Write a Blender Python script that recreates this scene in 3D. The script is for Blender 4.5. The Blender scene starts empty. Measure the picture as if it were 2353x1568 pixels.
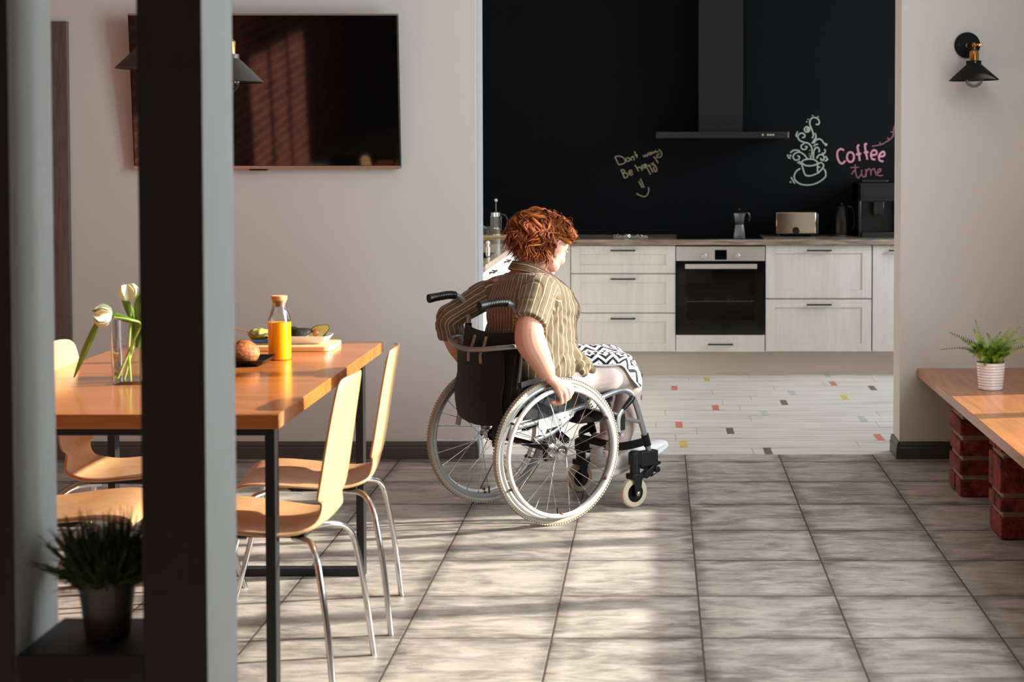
import bpy, bmesh, math, random
import numpy as np
from mathutils import Vector, Matrix, noise
random.seed(7)
PI = math.pi
sc = bpy.context.scene
C = sc.collection

# ------------------------------------------------------------------ camera geometry
FPX, CAMH, TH, PXC = 3700.0, 1.55, math.radians(2.0), 1510.0
PYC = 345.0 + FPX * math.tan(TH)
ct, st = math.cos(TH), math.sin(TH)
def _ray(px, py):
    a = (px - PXC) / FPX; b = (py - PYC) / FPX
    return Vector((a, ct - b * st, -st - b * ct))
def at(px, py, Y):
    r = _ray(px, py); t = Y / r.y
    return Vector((r.x * t, Y, CAMH + r.z * t))
def atz(px, py, Z):
    r = _ray(px, py); t = (Z - CAMH) / r.z
    return Vector((r.x * t, r.y * t, Z))

# ------------------------------------------------------------------ materials
def s2l(c):
    return tuple(((x / 12.92) if x <= .04045 else ((x + .055) / 1.055) ** 2.4) for x in [v / 255 for v in c])
class NT:
    def __init__(s, m):
        m.use_nodes = True; s.m = m; s.t = m.node_tree; s.n = s.t.nodes; s.l = s.t.links
        s.b = s.n.get('Principled BSDF')
    def node(s, typ, **kw):
        n = s.n.new(typ)
        for k, v in kw.items(): setattr(n, k, v)
        return n
    def link(s, a, b): s.l.new(a, b)
    def val(s, sock, v):
        if hasattr(v, 'default_value') or hasattr(v, 'is_linked'): s.link(v, sock)
        else: sock.default_value = v
    def math(s, op, a, b=0.0, c=0.0, clamp=False):
        n = s.node('ShaderNodeMath', operation=op, use_clamp=clamp)
        for i, v in enumerate((a, b, c)): s.val(n.inputs[i], v)
        return n.outputs[0]
    def mix(s, f, a, b, mode='MIX'):
        n = s.node('ShaderNodeMix', data_type='RGBA', blend_type=mode)
        s.val(n.inputs[0], f)
        s.val(n.inputs[6], a if not isinstance(a, tuple) else (*a[:3], 1))
        s.val(n.inputs[7], b if not isinstance(b, tuple) else (*b[:3], 1))
        return n.outputs[2]
    def coord(s, kind='Object', scale=(1, 1, 1), loc=(0, 0, 0), rot=(0, 0, 0)):
        if kind == 'pos': o = s.node('ShaderNodeNewGeometry').outputs['Position']
        else: o = s.node('ShaderNodeTexCoord').outputs[kind]
        mp = s.node('ShaderNodeMapping'); s.link(o, mp.inputs[0])
        mp.inputs['Scale'].default_value = scale; mp.inputs['Location'].default_value = loc; mp.inputs['Rotation'].default_value = rot
        return mp.outputs[0]
    def noise(s, vec, scale, detail=4, rough=.55, dist=0.0):
        n = s.node('ShaderNodeTexNoise'); s.link(vec, n.inputs['Vector'])
        n.inputs['Scale'].default_value = scale; n.inputs['Detail'].default_value = detail
        n.inputs['Roughness'].default_value = rough; n.inputs['Distortion'].default_value = dist
        return n.outputs['Fac']
    def ramp(s, f, stops):
        n = s.node('ShaderNodeValToRGB'); s.link(f, n.inputs[0])
        e = n.color_ramp.elements
        while len(e) < len(stops): e.new(.5)
        for i, (p, c) in enumerate(stops):
            e[i].position = p; e[i].color = (*c[:3], 1) if isinstance(c, tuple) else (c, c, c, 1)
        return n.outputs[0]
    def bump(s, h, strength=.3, dist=.01):
        n = s.node('ShaderNodeBump'); n.inputs['Strength'].default_value = strength; n.inputs['Distance'].default_value = dist
        s.link(h, n.inputs['Height']); s.link(n.outputs[0], s.b.inputs['Normal'])
    def sep(s, v):
        n = s.node('ShaderNodeSeparateXYZ'); s.link(v, n.inputs[0]); return n.outputs
    def comb(s, x, y, z=0.0):
        n = s.node('ShaderNodeCombineXYZ')
        for i, v in enumerate((x, y, z)): s.val(n.inputs[i], v)
        return n.outputs[0]
M = {}
def mat(name, rgb=(128, 128, 128), rough=.5, metal=0.0, spec=.5, var=0.0, vs=8.0, bump=0.0, bs=200.0, trans=0.0, ior=1.45, coat=0.0, alpha=1.0, sheen=0.0, sss=0.0):
    m = bpy.data.materials.new(name); t = NT(m); b = t.b
    col = s2l(rgb)
    b.inputs['Base Color'].default_value = (*col, 1)
    b.inputs['Roughness'].default_value = rough; b.inputs['Metallic'].default_value = metal
    b.inputs['Specular IOR Level'].default_value = spec
    b.inputs['Transmission Weight'].default_value = trans; b.inputs['IOR'].default_value = ior
    b.inputs['Coat Weight'].default_value = coat; b.inputs['Coat Roughness'].default_value = .05
    b.inputs['Sheen Weight'].default_value = sheen
    b.inputs['Subsurface Weight'].default_value = sss
    if sss: b.inputs['Subsurface Radius'].default_value = (.02, .008, .004); b.inputs['Subsurface Scale'].default_value = .5
    if alpha < 1: b.inputs['Alpha'].default_value = alpha
    if var or bump:
        v = t.coord('Object')
        if var:
            n = t.noise(v, vs)
            d = tuple(c * (1 - var) for c in col); u = tuple(min(1, c * (1 + var)) for c in col)
            t.link(t.mix(n, d, u), b.inputs['Base Color'])
        if bump: t.bump(t.noise(v, bs, 2), bump, .002)
    M[name] = m
    return m
def wood(name, dark, light, axis='Y', scale=1.0, rough=.35, coat=.0, plank=0.0, spec=.5, grain=1.0):
    m = bpy.data.materials.new(name); t = NT(m)
    sv = {'X': (1.2, 14, 14), 'Y': (14, 1.2, 14), 'Z': (14, 14, 1.2)}[axis]
    v = t.coord('Object', tuple(x * scale for x in sv))
    n1 = t.noise(v, 1.0, 6, .6, 1.2)
    v2 = t.coord('Object', tuple(x * scale * 6 for x in sv)); n2 = t.noise(v2, 1.0, 3, .6)
    f = t.math('ADD', t.math('MULTIPLY', n1, .7), t.math('MULTIPLY', n2, .3))
    col = t.ramp(f, [(.5 - .16 * grain, s2l(dark)), (.5 + .16 * grain, s2l(light))])
    if plank:
        o = t.sep(t.coord('Object')); a = o[0] if axis == 'Y' else o[1]
        k = t.math('FLOOR', t.math('DIVIDE', a, plank))
        wn = t.node('ShaderNodeTexWhiteNoise', noise_dimensions='1D'); t.link(k, wn.inputs['W'])
        col = t.mix(t.math('MULTIPLY', wn.outputs[0], .35), col, s2l(dark))
    t.link(col, t.b.inputs['Base Color']); t.b.inputs['Roughness'].default_value = rough
    t.b.inputs['Coat Weight'].default_value = coat; t.b.inputs['Coat Roughness'].default_value = .12
    t.b.inputs['Specular IOR Level'].default_value = spec
    t.bump(n2, .05, .002)
    M[name] = m; return m

# ------------------------------------------------------------------ mesh builder
class MB:
    def __init__(s): s.v = []; s.f = []; s.uv = None; s.mi = []; s.cur = 0
    def addv(s, pts): b = len(s.v); s.v += [Vector(p) for p in pts]; return b
    def face(s, idx): s.f.append(tuple(idx)); s.mi.append(s.cur)
    def box(s, a, b):
        x0, y0, z0 = a; x1, y1, z1 = b
        k = s.addv([(x0, y0, z0), (x1, y0, z0), (x1, y1, z0), (x0, y1, z0), (x0, y0, z1), (x1, y0, z1), (x1, y1, z1), (x0, y1, z1)])
        for q in ((0, 3, 2, 1), (4, 5, 6, 7), (0, 1, 5, 4), (1, 2, 6, 5), (2, 3, 7, 6), (3, 0, 4, 7)): s.face([k + i for i in q])
        return s
    def obox(s, c, ax, ay, az):   # oriented box, half axes vectors
        c = Vector(c); ax = Vector(ax); ay = Vector(ay); az = Vector(az)
        k = s.addv([c + i * ax + j * ay + l * az for l in (-1, 1) for (i, j) in ((-1, -1), (1, -1), (1, 1), (-1, 1))])
        for q in ((0, 3, 2, 1), (4, 5, 6, 7), (0, 1, 5, 4), (1, 2, 6, 5), (2, 3, 7, 6), (3, 0, 4, 7)): s.face([k + i for i in q])
        return s
    def loft(s, rings, caps=True, close=True):
        n = len(rings[0]); b = s.addv([p for r in rings for p in r])
        for i in range(len(rings) - 1):
            for j in range(n if close else n - 1):
                j2 = (j + 1) % n
                s.face((b + i * n + j, b + i * n + j2, b + (i + 1) * n + j2, b + (i + 1) * n + j))
        if caps and close:
            s.face([b + j for j in range(n)][::-1]); e = b + (len(rings) - 1) * n
            s.face([e + j for j in range(n)])
        return s
    def tube(s, pts, r, n=12, caps=True, flat=1.0, up=None, closed=False):
        pts = [Vector(p) for p in pts]
        rs = r if isinstance(r, (list, tuple)) else [r] * len(pts)
        rings = []; N = None; L = len(pts)
        for i, p in enumerate(pts):
            if closed: t = pts[(i + 1) % L] - pts[(i - 1) % L]
            else: t = pts[min(i + 1, L - 1)] - pts[max(i - 1, 0)]
            t.normalize()
            if N is None:
                u = Vector(up) if up else (Vector((0, 0, 1)) if abs(t.z) < .9 else Vector((1, 0, 0)))
                N = (u - t * u.dot(t)).normalized()
            else: N = (N - t * N.dot(t)).normalized()
            B = t.cross(N); q = rs[i]
            rings.append([p + N * (q * flat * math.cos(2 * PI * k / n)) + B * (q * math.sin(2 * PI * k / n)) for k in range(n)])
        if closed: rings.append(rings[0]); return s.loft(rings, False)
        return s.loft(rings, caps)
    def ctube(s, pts, r, n=10, sub=6, **kw):
        return s.tube(*smooth(pts, r, sub), n=n, **kw)
    def cyl(s, a, b, r, r2=None, n=24): return s.tube([a, b], [r, r if r2 is None else r2], n=n)
    def lathe(s, prof, o=(0, 0, 0), n=32, ax=None, caps=True):
        o = Vector(o); R = Matrix.Identity(3)
        if ax is not None: R = Vector((0, 0, 1)).rotation_difference(Vector(ax).normalized()).to_matrix()
        rings = [[o + R @ Vector((r * math.cos(2 * PI * k / n), r * math.sin(2 * PI * k / n), z)) for k in range(n)] for r, z in prof]
        return s.loft(rings, caps)
    def ball(s, c, r, n=20, m=12, R=None):
        c = Vector(c); r = r if isinstance(r, (tuple, list)) else (r, r, r); rings = []
        for i in range(1, m):
            th = PI * i / m
            ring = [Vector((r[0] * math.sin(th) * math.cos(2 * PI * k / n), r[1] * math.sin(th) * math.sin(2 * PI * k / n), -r[2] * math.cos(th))) for k in range(n)]
            rings.append([c + (R @ p if R else p) for p in ring])
        return s.loft(rings, True)
    def torus(s, c, R, r, ax, n=64, m=12, flat=1.0):
        Q = Vector((0, 0, 1)).rotation_difference(Vector(ax).normalized()).to_matrix(); c = Vector(c); rings = []
        for i in range(n):
            a = 2 * PI * i / n
            rings.append([c + Q @ Vector(((R + r * math.cos(b)) * math.cos(a), (R + r * math.cos(b)) * math.sin(a), r * flat * math.sin(b))) for b in [2 * PI * j / m for j in range(m)]])
        rings.append(rings[0]); return s.loft(rings, False)
    def prism(s, poly, d0, d1, plane='XZ'):   # polygon in a plane, extruded along the third axis
        f = {'XZ': lambda p, d: (p[0], d, p[1]), 'XY': lambda p, d: (p[0], p[1], d), 'YZ': lambda p, d: (d, p[0], p[1])}[plane]
        return s.loft([[f(p, d0) for p in poly], [f(p, d1) for p in poly]])
    def sheet(s, grid, th):   # thick sheet from grid of points
        R = len(grid); K = len(grid[0]); g = [[Vector(p) for p in r] for r in grid]; nn = []
        for i in range(R):
            row = []
            for j in range(K):
                du = g[min(i + 1, R - 1)][j] - g[max(i - 1, 0)][j]; dv = g[i][min(j + 1, K - 1)] - g[i][max(j - 1, 0)]
                n = du.cross(dv); row.append(n.normalized() if n.length > 1e-9 else Vector((0, 0, 1)))
            nn.append(row)
        a = s.addv([g[i][j] + nn[i][j] * th / 2 for i in range(R) for j in range(K)])
        b = s.addv([g[i][j] - nn[i][j] * th / 2 for i in range(R) for j in range(K)])
        for i in range(R - 1):
            for j in range(K - 1):
                q = (i * K + j, i * K + j + 1, (i + 1) * K + j + 1, (i + 1) * K + j)
                s.face([a + x for x in q]); s.face([b + x for x in q[::-1]])
        per = [i * K for i in range(R)] + [(R - 1) * K + j for j in range(1, K)] + [i * K + K - 1 for i in range(R - 2, -1, -1)] + [j for j in range(K - 2, 0, -1)]
        for i in range(len(per)):
            p, q = per[i], per[(i + 1) % len(per)]; s.face((a + p, b + p, b + q, a + q))
        return s
    def mesh(s, name='m'):
        me = bpy.data.meshes.new(name); me.from_pydata([tuple(v) for v in s.v], [], s.f)
        bm = bmesh.new(); bm.from_mesh(me)
        bmesh.ops.recalc_face_normals(bm, faces=bm.faces); bm.to_mesh(me); bm.free()
        return me
    def build(s, name, material, parent=None, smooth=True, bevel=0.0, seg=2, local=False, ang=35):
        me = s.mesh(name)
        if parent is not None and not local:
            me.transform(wm(parent).inverted())
        mats = material if isinstance(material, (list, tuple)) else [material]
        for m_ in mats: me.materials.append(M[m_] if isinstance(m_, str) else m_)
        if len(mats) > 1:
            for p, q in zip(me.polygons, s.mi): p.material_index = q
        if smooth:
            for p in me.polygons: p.use_smooth = True
        o = bpy.data.objects.new(name, me); C.objects.link(o)
        if parent is not None: o.parent = parent
        if bevel:
            bv = o.modifiers.new('bev', 'BEVEL'); bv.width = bevel; bv.segments = seg; bv.limit_method = 'ANGLE'; bv.angle_limit = math.radians(40); bv.harden_normals = False
        if smooth:
            try: me.set_sharp_from_angle(angle=math.radians(ang))
            except Exception: pass
        return o
def smooth(pts, r, sub=6):
    pts = [Vector(p) for p in pts]; rs = list(r) if isinstance(r, (list, tuple)) else [r] * len(pts)
    if len(pts) < 3: return pts, rs
    o = []; ro = []
    for i in range(len(pts) - 1):
        p0 = pts[max(i - 1, 0)]; p1 = pts[i]; p2 = pts[i + 1]; p3 = pts[min(i + 2, len(pts) - 1)]
        for k in range(sub):
            t = k / sub
            o.append(.5 * ((2 * p1) + (p2 - p0) * t + (2 * p0 - 5 * p1 + 4 * p2 - p3) * t * t + (3 * p1 - p0 - 3 * p2 + p3) * t ** 3))
            ro.append(rs[i] * (1 - t) + rs[i + 1] * t)
    o.append(pts[-1]); ro.append(rs[-1]); return o, ro
def wm(o):
    m = Matrix.LocRotScale(o.location, o.rotation_euler, None)
    return (wm(o.parent) @ m) if o.parent else m
def tag(o, label=None, cat=None, group=None, kind=None):
    if label: o['label'] = label
    if cat: o['category'] = cat
    if group: o['group'] = group
    if kind: o['kind'] = kind
    return o
def thing(name, label, cat, loc=(0, 0, 0), rz=0.0, group=None):
    o = bpy.data.objects.new(name, None); C.objects.link(o); o.empty_display_size = .1
    o.location = loc; o.rotation_euler = (0, 0, rz)
    return tag(o, label, cat, group)
def struct(mb, name, m, **kw):
    o = mb.build(name, m, None, **kw); o['kind'] = 'structure'; return o
def copy_tree(o, parent=None):
    c = o.copy(); C.objects.link(c)
    if parent is not None: c.parent = parent
    for ch in [x for x in C.objects if x.parent == o]: copy_tree(ch, c)
    return c
def remesh(mb, voxel, it=6, fac=.5, name='rm'):
    me = mb.mesh(name); o = bpy.data.objects.new(name, me); C.objects.link(o)
    md = o.modifiers.new('r', 'REMESH'); md.mode = 'VOXEL'; md.voxel_size = voxel; md.adaptivity = 0
    if it:
        sm = o.modifiers.new('s', 'SMOOTH'); sm.factor = fac; sm.iterations = it
    dg = bpy.context.evaluated_depsgraph_get()
    res = bpy.data.meshes.new_from_object(o.evaluated_get(dg))
    bpy.data.objects.remove(o); bpy.data.meshes.remove(me)
    return res
def meshobj(me, name, material, parent):
    me.materials.clear()
    me.materials.append(M[material])
    for p in me.polygons: p.use_smooth = True
    o = bpy.data.objects.new(name, me); C.objects.link(o); o.parent = parent
    return o

# ------------------------------------------------------------------ materials list
mat('plaster', (215, 214, 208), .9, spec=.2, var=.03, vs=1.5, bump=.12, bs=120)
mat('plaster_white', (214, 205, 196), .85, spec=.2)
mat('ceiling_white', (216, 214, 210), .9)
mat('chalk_black', (10, 12, 15), .8, spec=.12, var=.1, vs=2)
mat('jamb_white', (190, 195, 198), .45)
mat('baseboard', (84, 80, 76), .45, var=.1, vs=20)
mat('baseboard_green', (70, 72, 64), .4, var=.15, vs=20)
mat('black_metal', (20, 20, 21), .45, spec=.5)
mat('black_matte', (16, 16, 17), .75, spec=.3)
mat('black_plastic', (14, 14, 15), .3)
mat('black_gloss', (6, 6, 7), .06, spec=.6)
mat('chrome', (215, 215, 215), .12, 1.0)
mat('steel', (165, 160, 156), .3, 1.0, var=.06, vs=30)
mat('satin_steel', (196, 190, 184), .38, .6)
mat('alu_grey', (150, 152, 152), .38, .55)
mat('alu_white', (228, 226, 220), .32, .25)
mat('grey_rubber', (172, 164, 148), .75, spec=.25, bump=.3, bs=150, var=.08)
mat('caster_rubber', (205, 190, 165), .65, spec=.3, var=.06, vs=20)
mat('rust', (120, 70, 38), .7, .3, var=.3, vs=60)
mat('nylon', (15, 13, 13), .85, spec=.15, sheen=.2, bump=.2, bs=90)
mat('strap_grey', (150, 135, 120), .7)
mat('worn_black', (16, 16, 18), .45, var=.5, vs=150)
mat('brass', (170, 120, 60), .25, 1.0)
mat('glass', (255, 255, 255), .0, trans=1.0, ior=1.45)
mat('thin_glass', (255, 255, 255), .02, trans=1.0, ior=1.12)
mat('water', (235, 245, 235), .0, trans=1.0, ior=1.2)
mat('cork', (205, 160, 110), .8, var=.25, vs=120)
mat('white_ceramic', (238, 236, 232), .15, coat=.3)
mat('black_ceramic', (22, 22, 24), .35)
mat('sock', (215, 175, 170), .9)
mat('shoe_white', (238, 238, 242), .5, bump=.05, bs=200)
mat('sole_white', (228, 226, 226), .55)
mat('blue_plastic', (24, 60, 105), .35)
mat('copper', (205, 140, 105), .25, .8)
mat('soil', (30, 22, 15), .95)
mat('zinc', (88, 88, 86), .45, .4, var=.15, vs=25)
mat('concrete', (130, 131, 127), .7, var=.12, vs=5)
mat('plaster_dark', (92, 84, 76), .9)
mat('concrete_shaded', (36, 35, 33), .75, var=.25, vs=7)
mat('divider_black', (17, 17, 17), .6)
mat('chalk_yellow', (142, 134, 104), .9, var=.2, vs=60)
mat('chalk_mint', (150, 162, 150), .9, var=.15, vs=60)
mat('chalk_pink', (180, 122, 140), .9, var=.15, vs=60)
mat('chalk_plum', (122, 74, 86), .9, var=.15, vs=60)
mat('tv_bezel', (185, 165, 150), .3, .7)
mat('tv_black', (8, 8, 9), .4)
mat('avocado_skin', (38, 36, 26), .45, bump=.8, bs=120, var=.4, vs=40)
mat('avocado_flesh', (236, 228, 138), .4, var=.1, vs=25)
mat('avocado_rim', (130, 160, 60), .4)
mat('pit', (196, 124, 78), .3, var=.2, vs=50)
mat('salad', (165, 160, 80), .5, var=.35, vs=60)
mat('leaf_tulip', (105, 145, 50), .4, var=.3, vs=15)
mat('stem_tulip', (165, 185, 95), .4, var=.15, vs=15)
mat('petal', (212, 220, 186), .5, sss=.2)
mat('grass_dark', (48, 62, 22), .6, var=.4, vs=30)
def thin(name, tint=(1, 1, 1), ior=1.5, k=1.0):
    m = bpy.data.materials.new(name); t = NT(m); t.n.remove(t.b)
    tr = t.node('ShaderNodeBsdfTransparent'); tr.inputs[0].default_value = (*tint, 1)
    gl = t.node('ShaderNodeBsdfGlossy'); gl.inputs['Roughness'].default_value = .02
    fr = t.node('ShaderNodeFresnel'); fr.inputs[0].default_value = ior
    mx = t.node('ShaderNodeMixShader'); t.link(t.math('MULTIPLY', fr.outputs[0], k, clamp=True), mx.inputs[0]); t.link(tr.outputs[0], mx.inputs[1]); t.link(gl.outputs[0], mx.inputs[2])
    t.link(mx.outputs[0], t.n['Material Output'].inputs[0]); M[name] = m
thin('thin_glass', (.97, .98, .98), 1.5, .7)
thin('water', (.93, .96, .93), 1.33, .6)
mat('hair_red', (150, 70, 30), .5)
mat('eye_white', (235, 232, 228), .2)
mat('iris', (70, 90, 80), .2)
mat('toaster_front', (190, 170, 152), .12, 1.0)
mat('board_light', (225, 190, 140), .5, var=.1, vs=20)
mat('oven_cavity', (38, 36, 32), .5)
mat('inlay_yellow', (205, 180, 90), .5, var=.1)
mat('inlay_red', (200, 118, 100), .5, var=.1)
mat('inlay_green', (178, 188, 178), .5, var=.1)
mat('inlay_brown', (105, 98, 88), .5, var=.35, vs=60)
mat('juice', (250, 170, 10), .25, sss=.4)
M['juice'].node_tree.nodes['Principled BSDF'].inputs['Subsurface Radius'].default_value = (.03, .02, .004)
mat('skin', (203, 153, 133), .5, spec=.35, var=.08, vs=14, sss=.22)
mat('tights', (212, 190, 180), .6, spec=.25, var=.05, vs=10, sss=.1)
wood('table_wood', (160, 88, 38), (204, 128, 66), 'X', .6, .22, coat=.35)
wood('bench_wood', (150, 88, 48), (200, 134, 78), 'Y', 1.0, .28, coat=.25, plank=.14)
wood('chair_wood', (188, 142, 96), (212, 170, 122), 'Z', .8, .35, coat=.2, grain=1.4)
wood('cabinet_wood', (190, 186, 181), (213, 209, 204), 'Z', 1.6, .5, grain=1.6)
wood('plinth_wood', (190, 178, 164), (202, 191, 178), 'X', 1.0, .55, grain=1.6)
wood('counter_wood', (98, 84, 72), (165, 150, 136), 'X', 1.4, .16, grain=.8)
mat('moka_metal', (112, 118, 126), .3, 1.0)
wood('strip_wood', (84, 70, 62), (120, 103, 94), 'Z', 1.8, .6)
wood('board_wood', (215, 165, 110), (235, 195, 145), 'X', 1.0, .5)

def m_floor():
    m = bpy.data.materials.new('floor_tiles'); t = NT(m); M['floor_tiles'] = m
    o = t.sep(t.coord('pos'))
    W, D = .4765, .4830
    u = t.math('DIVIDE', t.math('SUBTRACT', o[0], .142), W); v = t.math('DIVIDE', t.math('SUBTRACT', o[1], 5.063), D)
    fu = t.math('FRACT', u); fv = t.math('FRACT', v)
    du = t.math('MULTIPLY', t.math('PINGPONG', fu, .5), W); dv = t.math('MULTIPLY', t.math('PINGPONG', fv, .5), D)
    d = t.math('MINIMUM', du, dv)
    idv = t.comb(t.math('FLOOR', u), t.math('FLOOR', v))
    wn = t.node('ShaderNodeTexWhiteNoise', noise_dimensions='3D'); t.link(idv, wn.inputs['Vector'])
    # each tile has its own patch of the noise
    off = t.node('ShaderNodeVectorMath', operation='SCALE'); t.link(wn.outputs['Color'], off.inputs[0]); off.inputs['Scale'].default_value = 7.0
    add = t.node('ShaderNodeVectorMath', operation='ADD'); t.link(t.coord('pos', (1.0, 2.2, 1)), add.inputs[0]); t.link(off.outputs[0], add.inputs[1])
    n1 = t.noise(add.outputs[0], 4.6, 8, .68, .5)
    add2 = t.node('ShaderNodeVectorMath', operation='ADD'); t.link(t.coord('pos', (3, 16, 1)), add2.inputs[0]); t.link(off.outputs[0], add2.inputs[1])
    n2 = t.noise(add2.outputs[0], 3.0, 5, .6)
    f = t.math('ADD', t.math('MULTIPLY', n1, .75), t.math('MULTIPLY', n2, .25))
    edge = t.math('MULTIPLY', t.math('SUBTRACT', 1.0, t.math('DIVIDE', d, .055, clamp=True)), .13)
    f = t.math('SUBTRACT', f, edge)
    f = t.math('ADD', f, t.math('MULTIPLY', t.math('SUBTRACT', wn.outputs['Value'], .5), .06))
    col = t.ramp(f, [(.28, s2l((88, 82, 74))), (.41, s2l((134, 127, 117))), (.54, s2l((172, 164, 153))), (.70, s2l((198, 190, 179)))])
    g = t.math('LESS_THAN', d, .0032)
    col = t.mix(g, col, s2l((66, 58, 52)))
    t.link(col, t.b.inputs['Base Color'])
    r = t.math('ADD', .34, t.math('MULTIPLY', n2, .3)); t.link(t.math('ADD', r, t.math('MULTIPLY', g, .3)), t.b.inputs['Roughness'])
    h = t.math('ADD', t.math('MULTIPLY', t.math('MINIMUM', d, .006), 120), t.math('MULTIPLY', n2, .25))
    t.bump(h, .35, .004)
m_floor()
def m_kfloor():
    m = bpy.data.materials.new('kitchen_planks'); t = NT(m); M['kitchen_planks'] = m
    o = t.sep(t.coord('pos')); W = .2
    v = t.math('DIVIDE', t.math('SUBTRACT', o[1], 8.135), W); k = t.math('FLOOR', v)
    wn = t.node('ShaderNodeTexWhiteNoise', noise_dimensions='1D'); t.link(k, wn.inputs['W'])
    u = t.math('DIVIDE', t.math('ADD', o[0], t.math('MULTIPLY', wn.outputs[0], 1.3)), 1.25); fu = t.math('FRACT', u)
    du = t.math('MULTIPLY', t.math('PINGPONG', fu, .5), 1.25); dv = t.math('MULTIPLY', t.math('PINGPONG', t.math('FRACT', v), .5), W)
    g = t.math('LESS_THAN', t.math('MINIMUM', t.math('MULTIPLY', du, 1.3), t.math('MULTIPLY', dv, .8)), .0035)
    a = t.noise(t.coord('pos', (1.2, 34, 1)), 1.0, 6, .65, .5)
    b = t.noise(t.coord('pos', (2.0, 9, 1)), 1.0, 4, .6)
    f = t.math('ADD', t.math('MULTIPLY', a, .65), t.math('MULTIPLY', b, .35))
    col = t.ramp(f, [(.33, s2l((158, 150, 140))), (.47, s2l((204, 199, 192))), (.62, s2l((222, 219, 213)))])
    col = t.mix(t.math('MULTIPLY', g, .55), col, s2l((118, 108, 90)))
    t.link(col, t.b.inputs['Base Color']); t.b.inputs['Roughness'].default_value = .45
m_kfloor()
def m_brick():
    m = bpy.data.materials.new('brick_wall'); t = NT(m); M['brick_wall'] = m
    o = t.sep(t.coord('pos')); v = t.comb(o[1], o[2], 0)
    br = t.node('ShaderNodeTexBrick'); t.link(v, br.inputs['Vector'])
    br.inputs['Scale'].default_value = 1.0; br.inputs['Brick Width'].default_value = .26; br.inputs['Row Height'].default_value = .085
    br.inputs['Mortar Size'].default_value = .008; br.inputs['Mortar Smooth'].default_value = .2; br.inputs['Bias'].default_value = 0
    br.inputs['Color1'].default_value = (*s2l((162, 84, 62)), 1); br.inputs['Color2'].default_value = (*s2l((114, 57, 43)), 1); br.inputs['Mortar'].default_value = (*s2l((176, 144, 120)), 1)
    n = t.noise(t.coord('pos'), 18, 4)
    t.link(t.mix(t.math('MULTIPLY', n, .5), br.outputs['Color'], s2l((90, 42, 32))), t.b.inputs['Base Color'])
    t.b.inputs['Roughness'].default_value = .9; t.bump(br.outputs['Fac'], -.5, .01)
m_brick()
def m_pillar():
    m = bpy.data.materials.new('old_brick'); t = NT(m); M['old_brick'] = m
    v = t.coord('Object'); n = t.noise(v, 11, 5, .7); n2 = t.noise(v, 60, 4, .7)
    col = t.ramp(t.math('ADD', t.math('MULTIPLY', n, .6), t.math('MULTIPLY', n2, .4)), [(.36, s2l((38, 22, 17))), (.45, s2l((104, 44, 32))), (.54, s2l((142, 60, 44))), (.62, s2l((160, 84, 60))), (.70, s2l((176, 140, 108)))])
    t.link(col, t.b.inputs['Base Color']); t.b.inputs['Roughness'].default_value = .9; t.bump(n2, .8, .006)
m_pillar()
mat('mortar', (150, 136, 116), .95, var=.25, vs=40, bump=.8, bs=80)
def m_screen():
    m = mat('tv_screen', (4, 4, 5), .035, spec=1.0)
m_screen()
def m_shirt():
    m = bpy.data.materials.new('striped_cotton'); t = NT(m); M['striped_cotton'] = m
    uv = t.sep(t.node('ShaderNodeTexCoord').outputs['UV'])
    w = t.noise(t.coord('Object'), 9, 2)
    u = t.math('ADD', uv[0], t.math('MULTIPLY', t.math('SUBTRACT', w, .5), .008))
    s = t.math('PINGPONG', t.math('DIVIDE', u, .0250), .5)
    dash = t.math('GREATER_THAN', t.math('FRACT', t.math('DIVIDE', uv[1], .004)), .3)
    line = t.math('MULTIPLY', t.math('LESS_THAN', s, .062), t.math('ADD', .6, t.math('MULTIPLY', dash, .4)))
    base = t.mix(t.noise(t.coord('Object', (300, 300, 300)), 1, 1), s2l((94, 79, 58)), s2l((110, 94, 71)))
    t.link(t.mix(line, base, s2l((212, 184, 146))), t.b.inputs['Base Color'])
    t.b.inputs['Roughness'].default_value = .75; t.b.inputs['Sheen Weight'].default_value = .15; t.b.inputs['Specular IOR Level'].default_value = .25
m_shirt()
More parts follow.
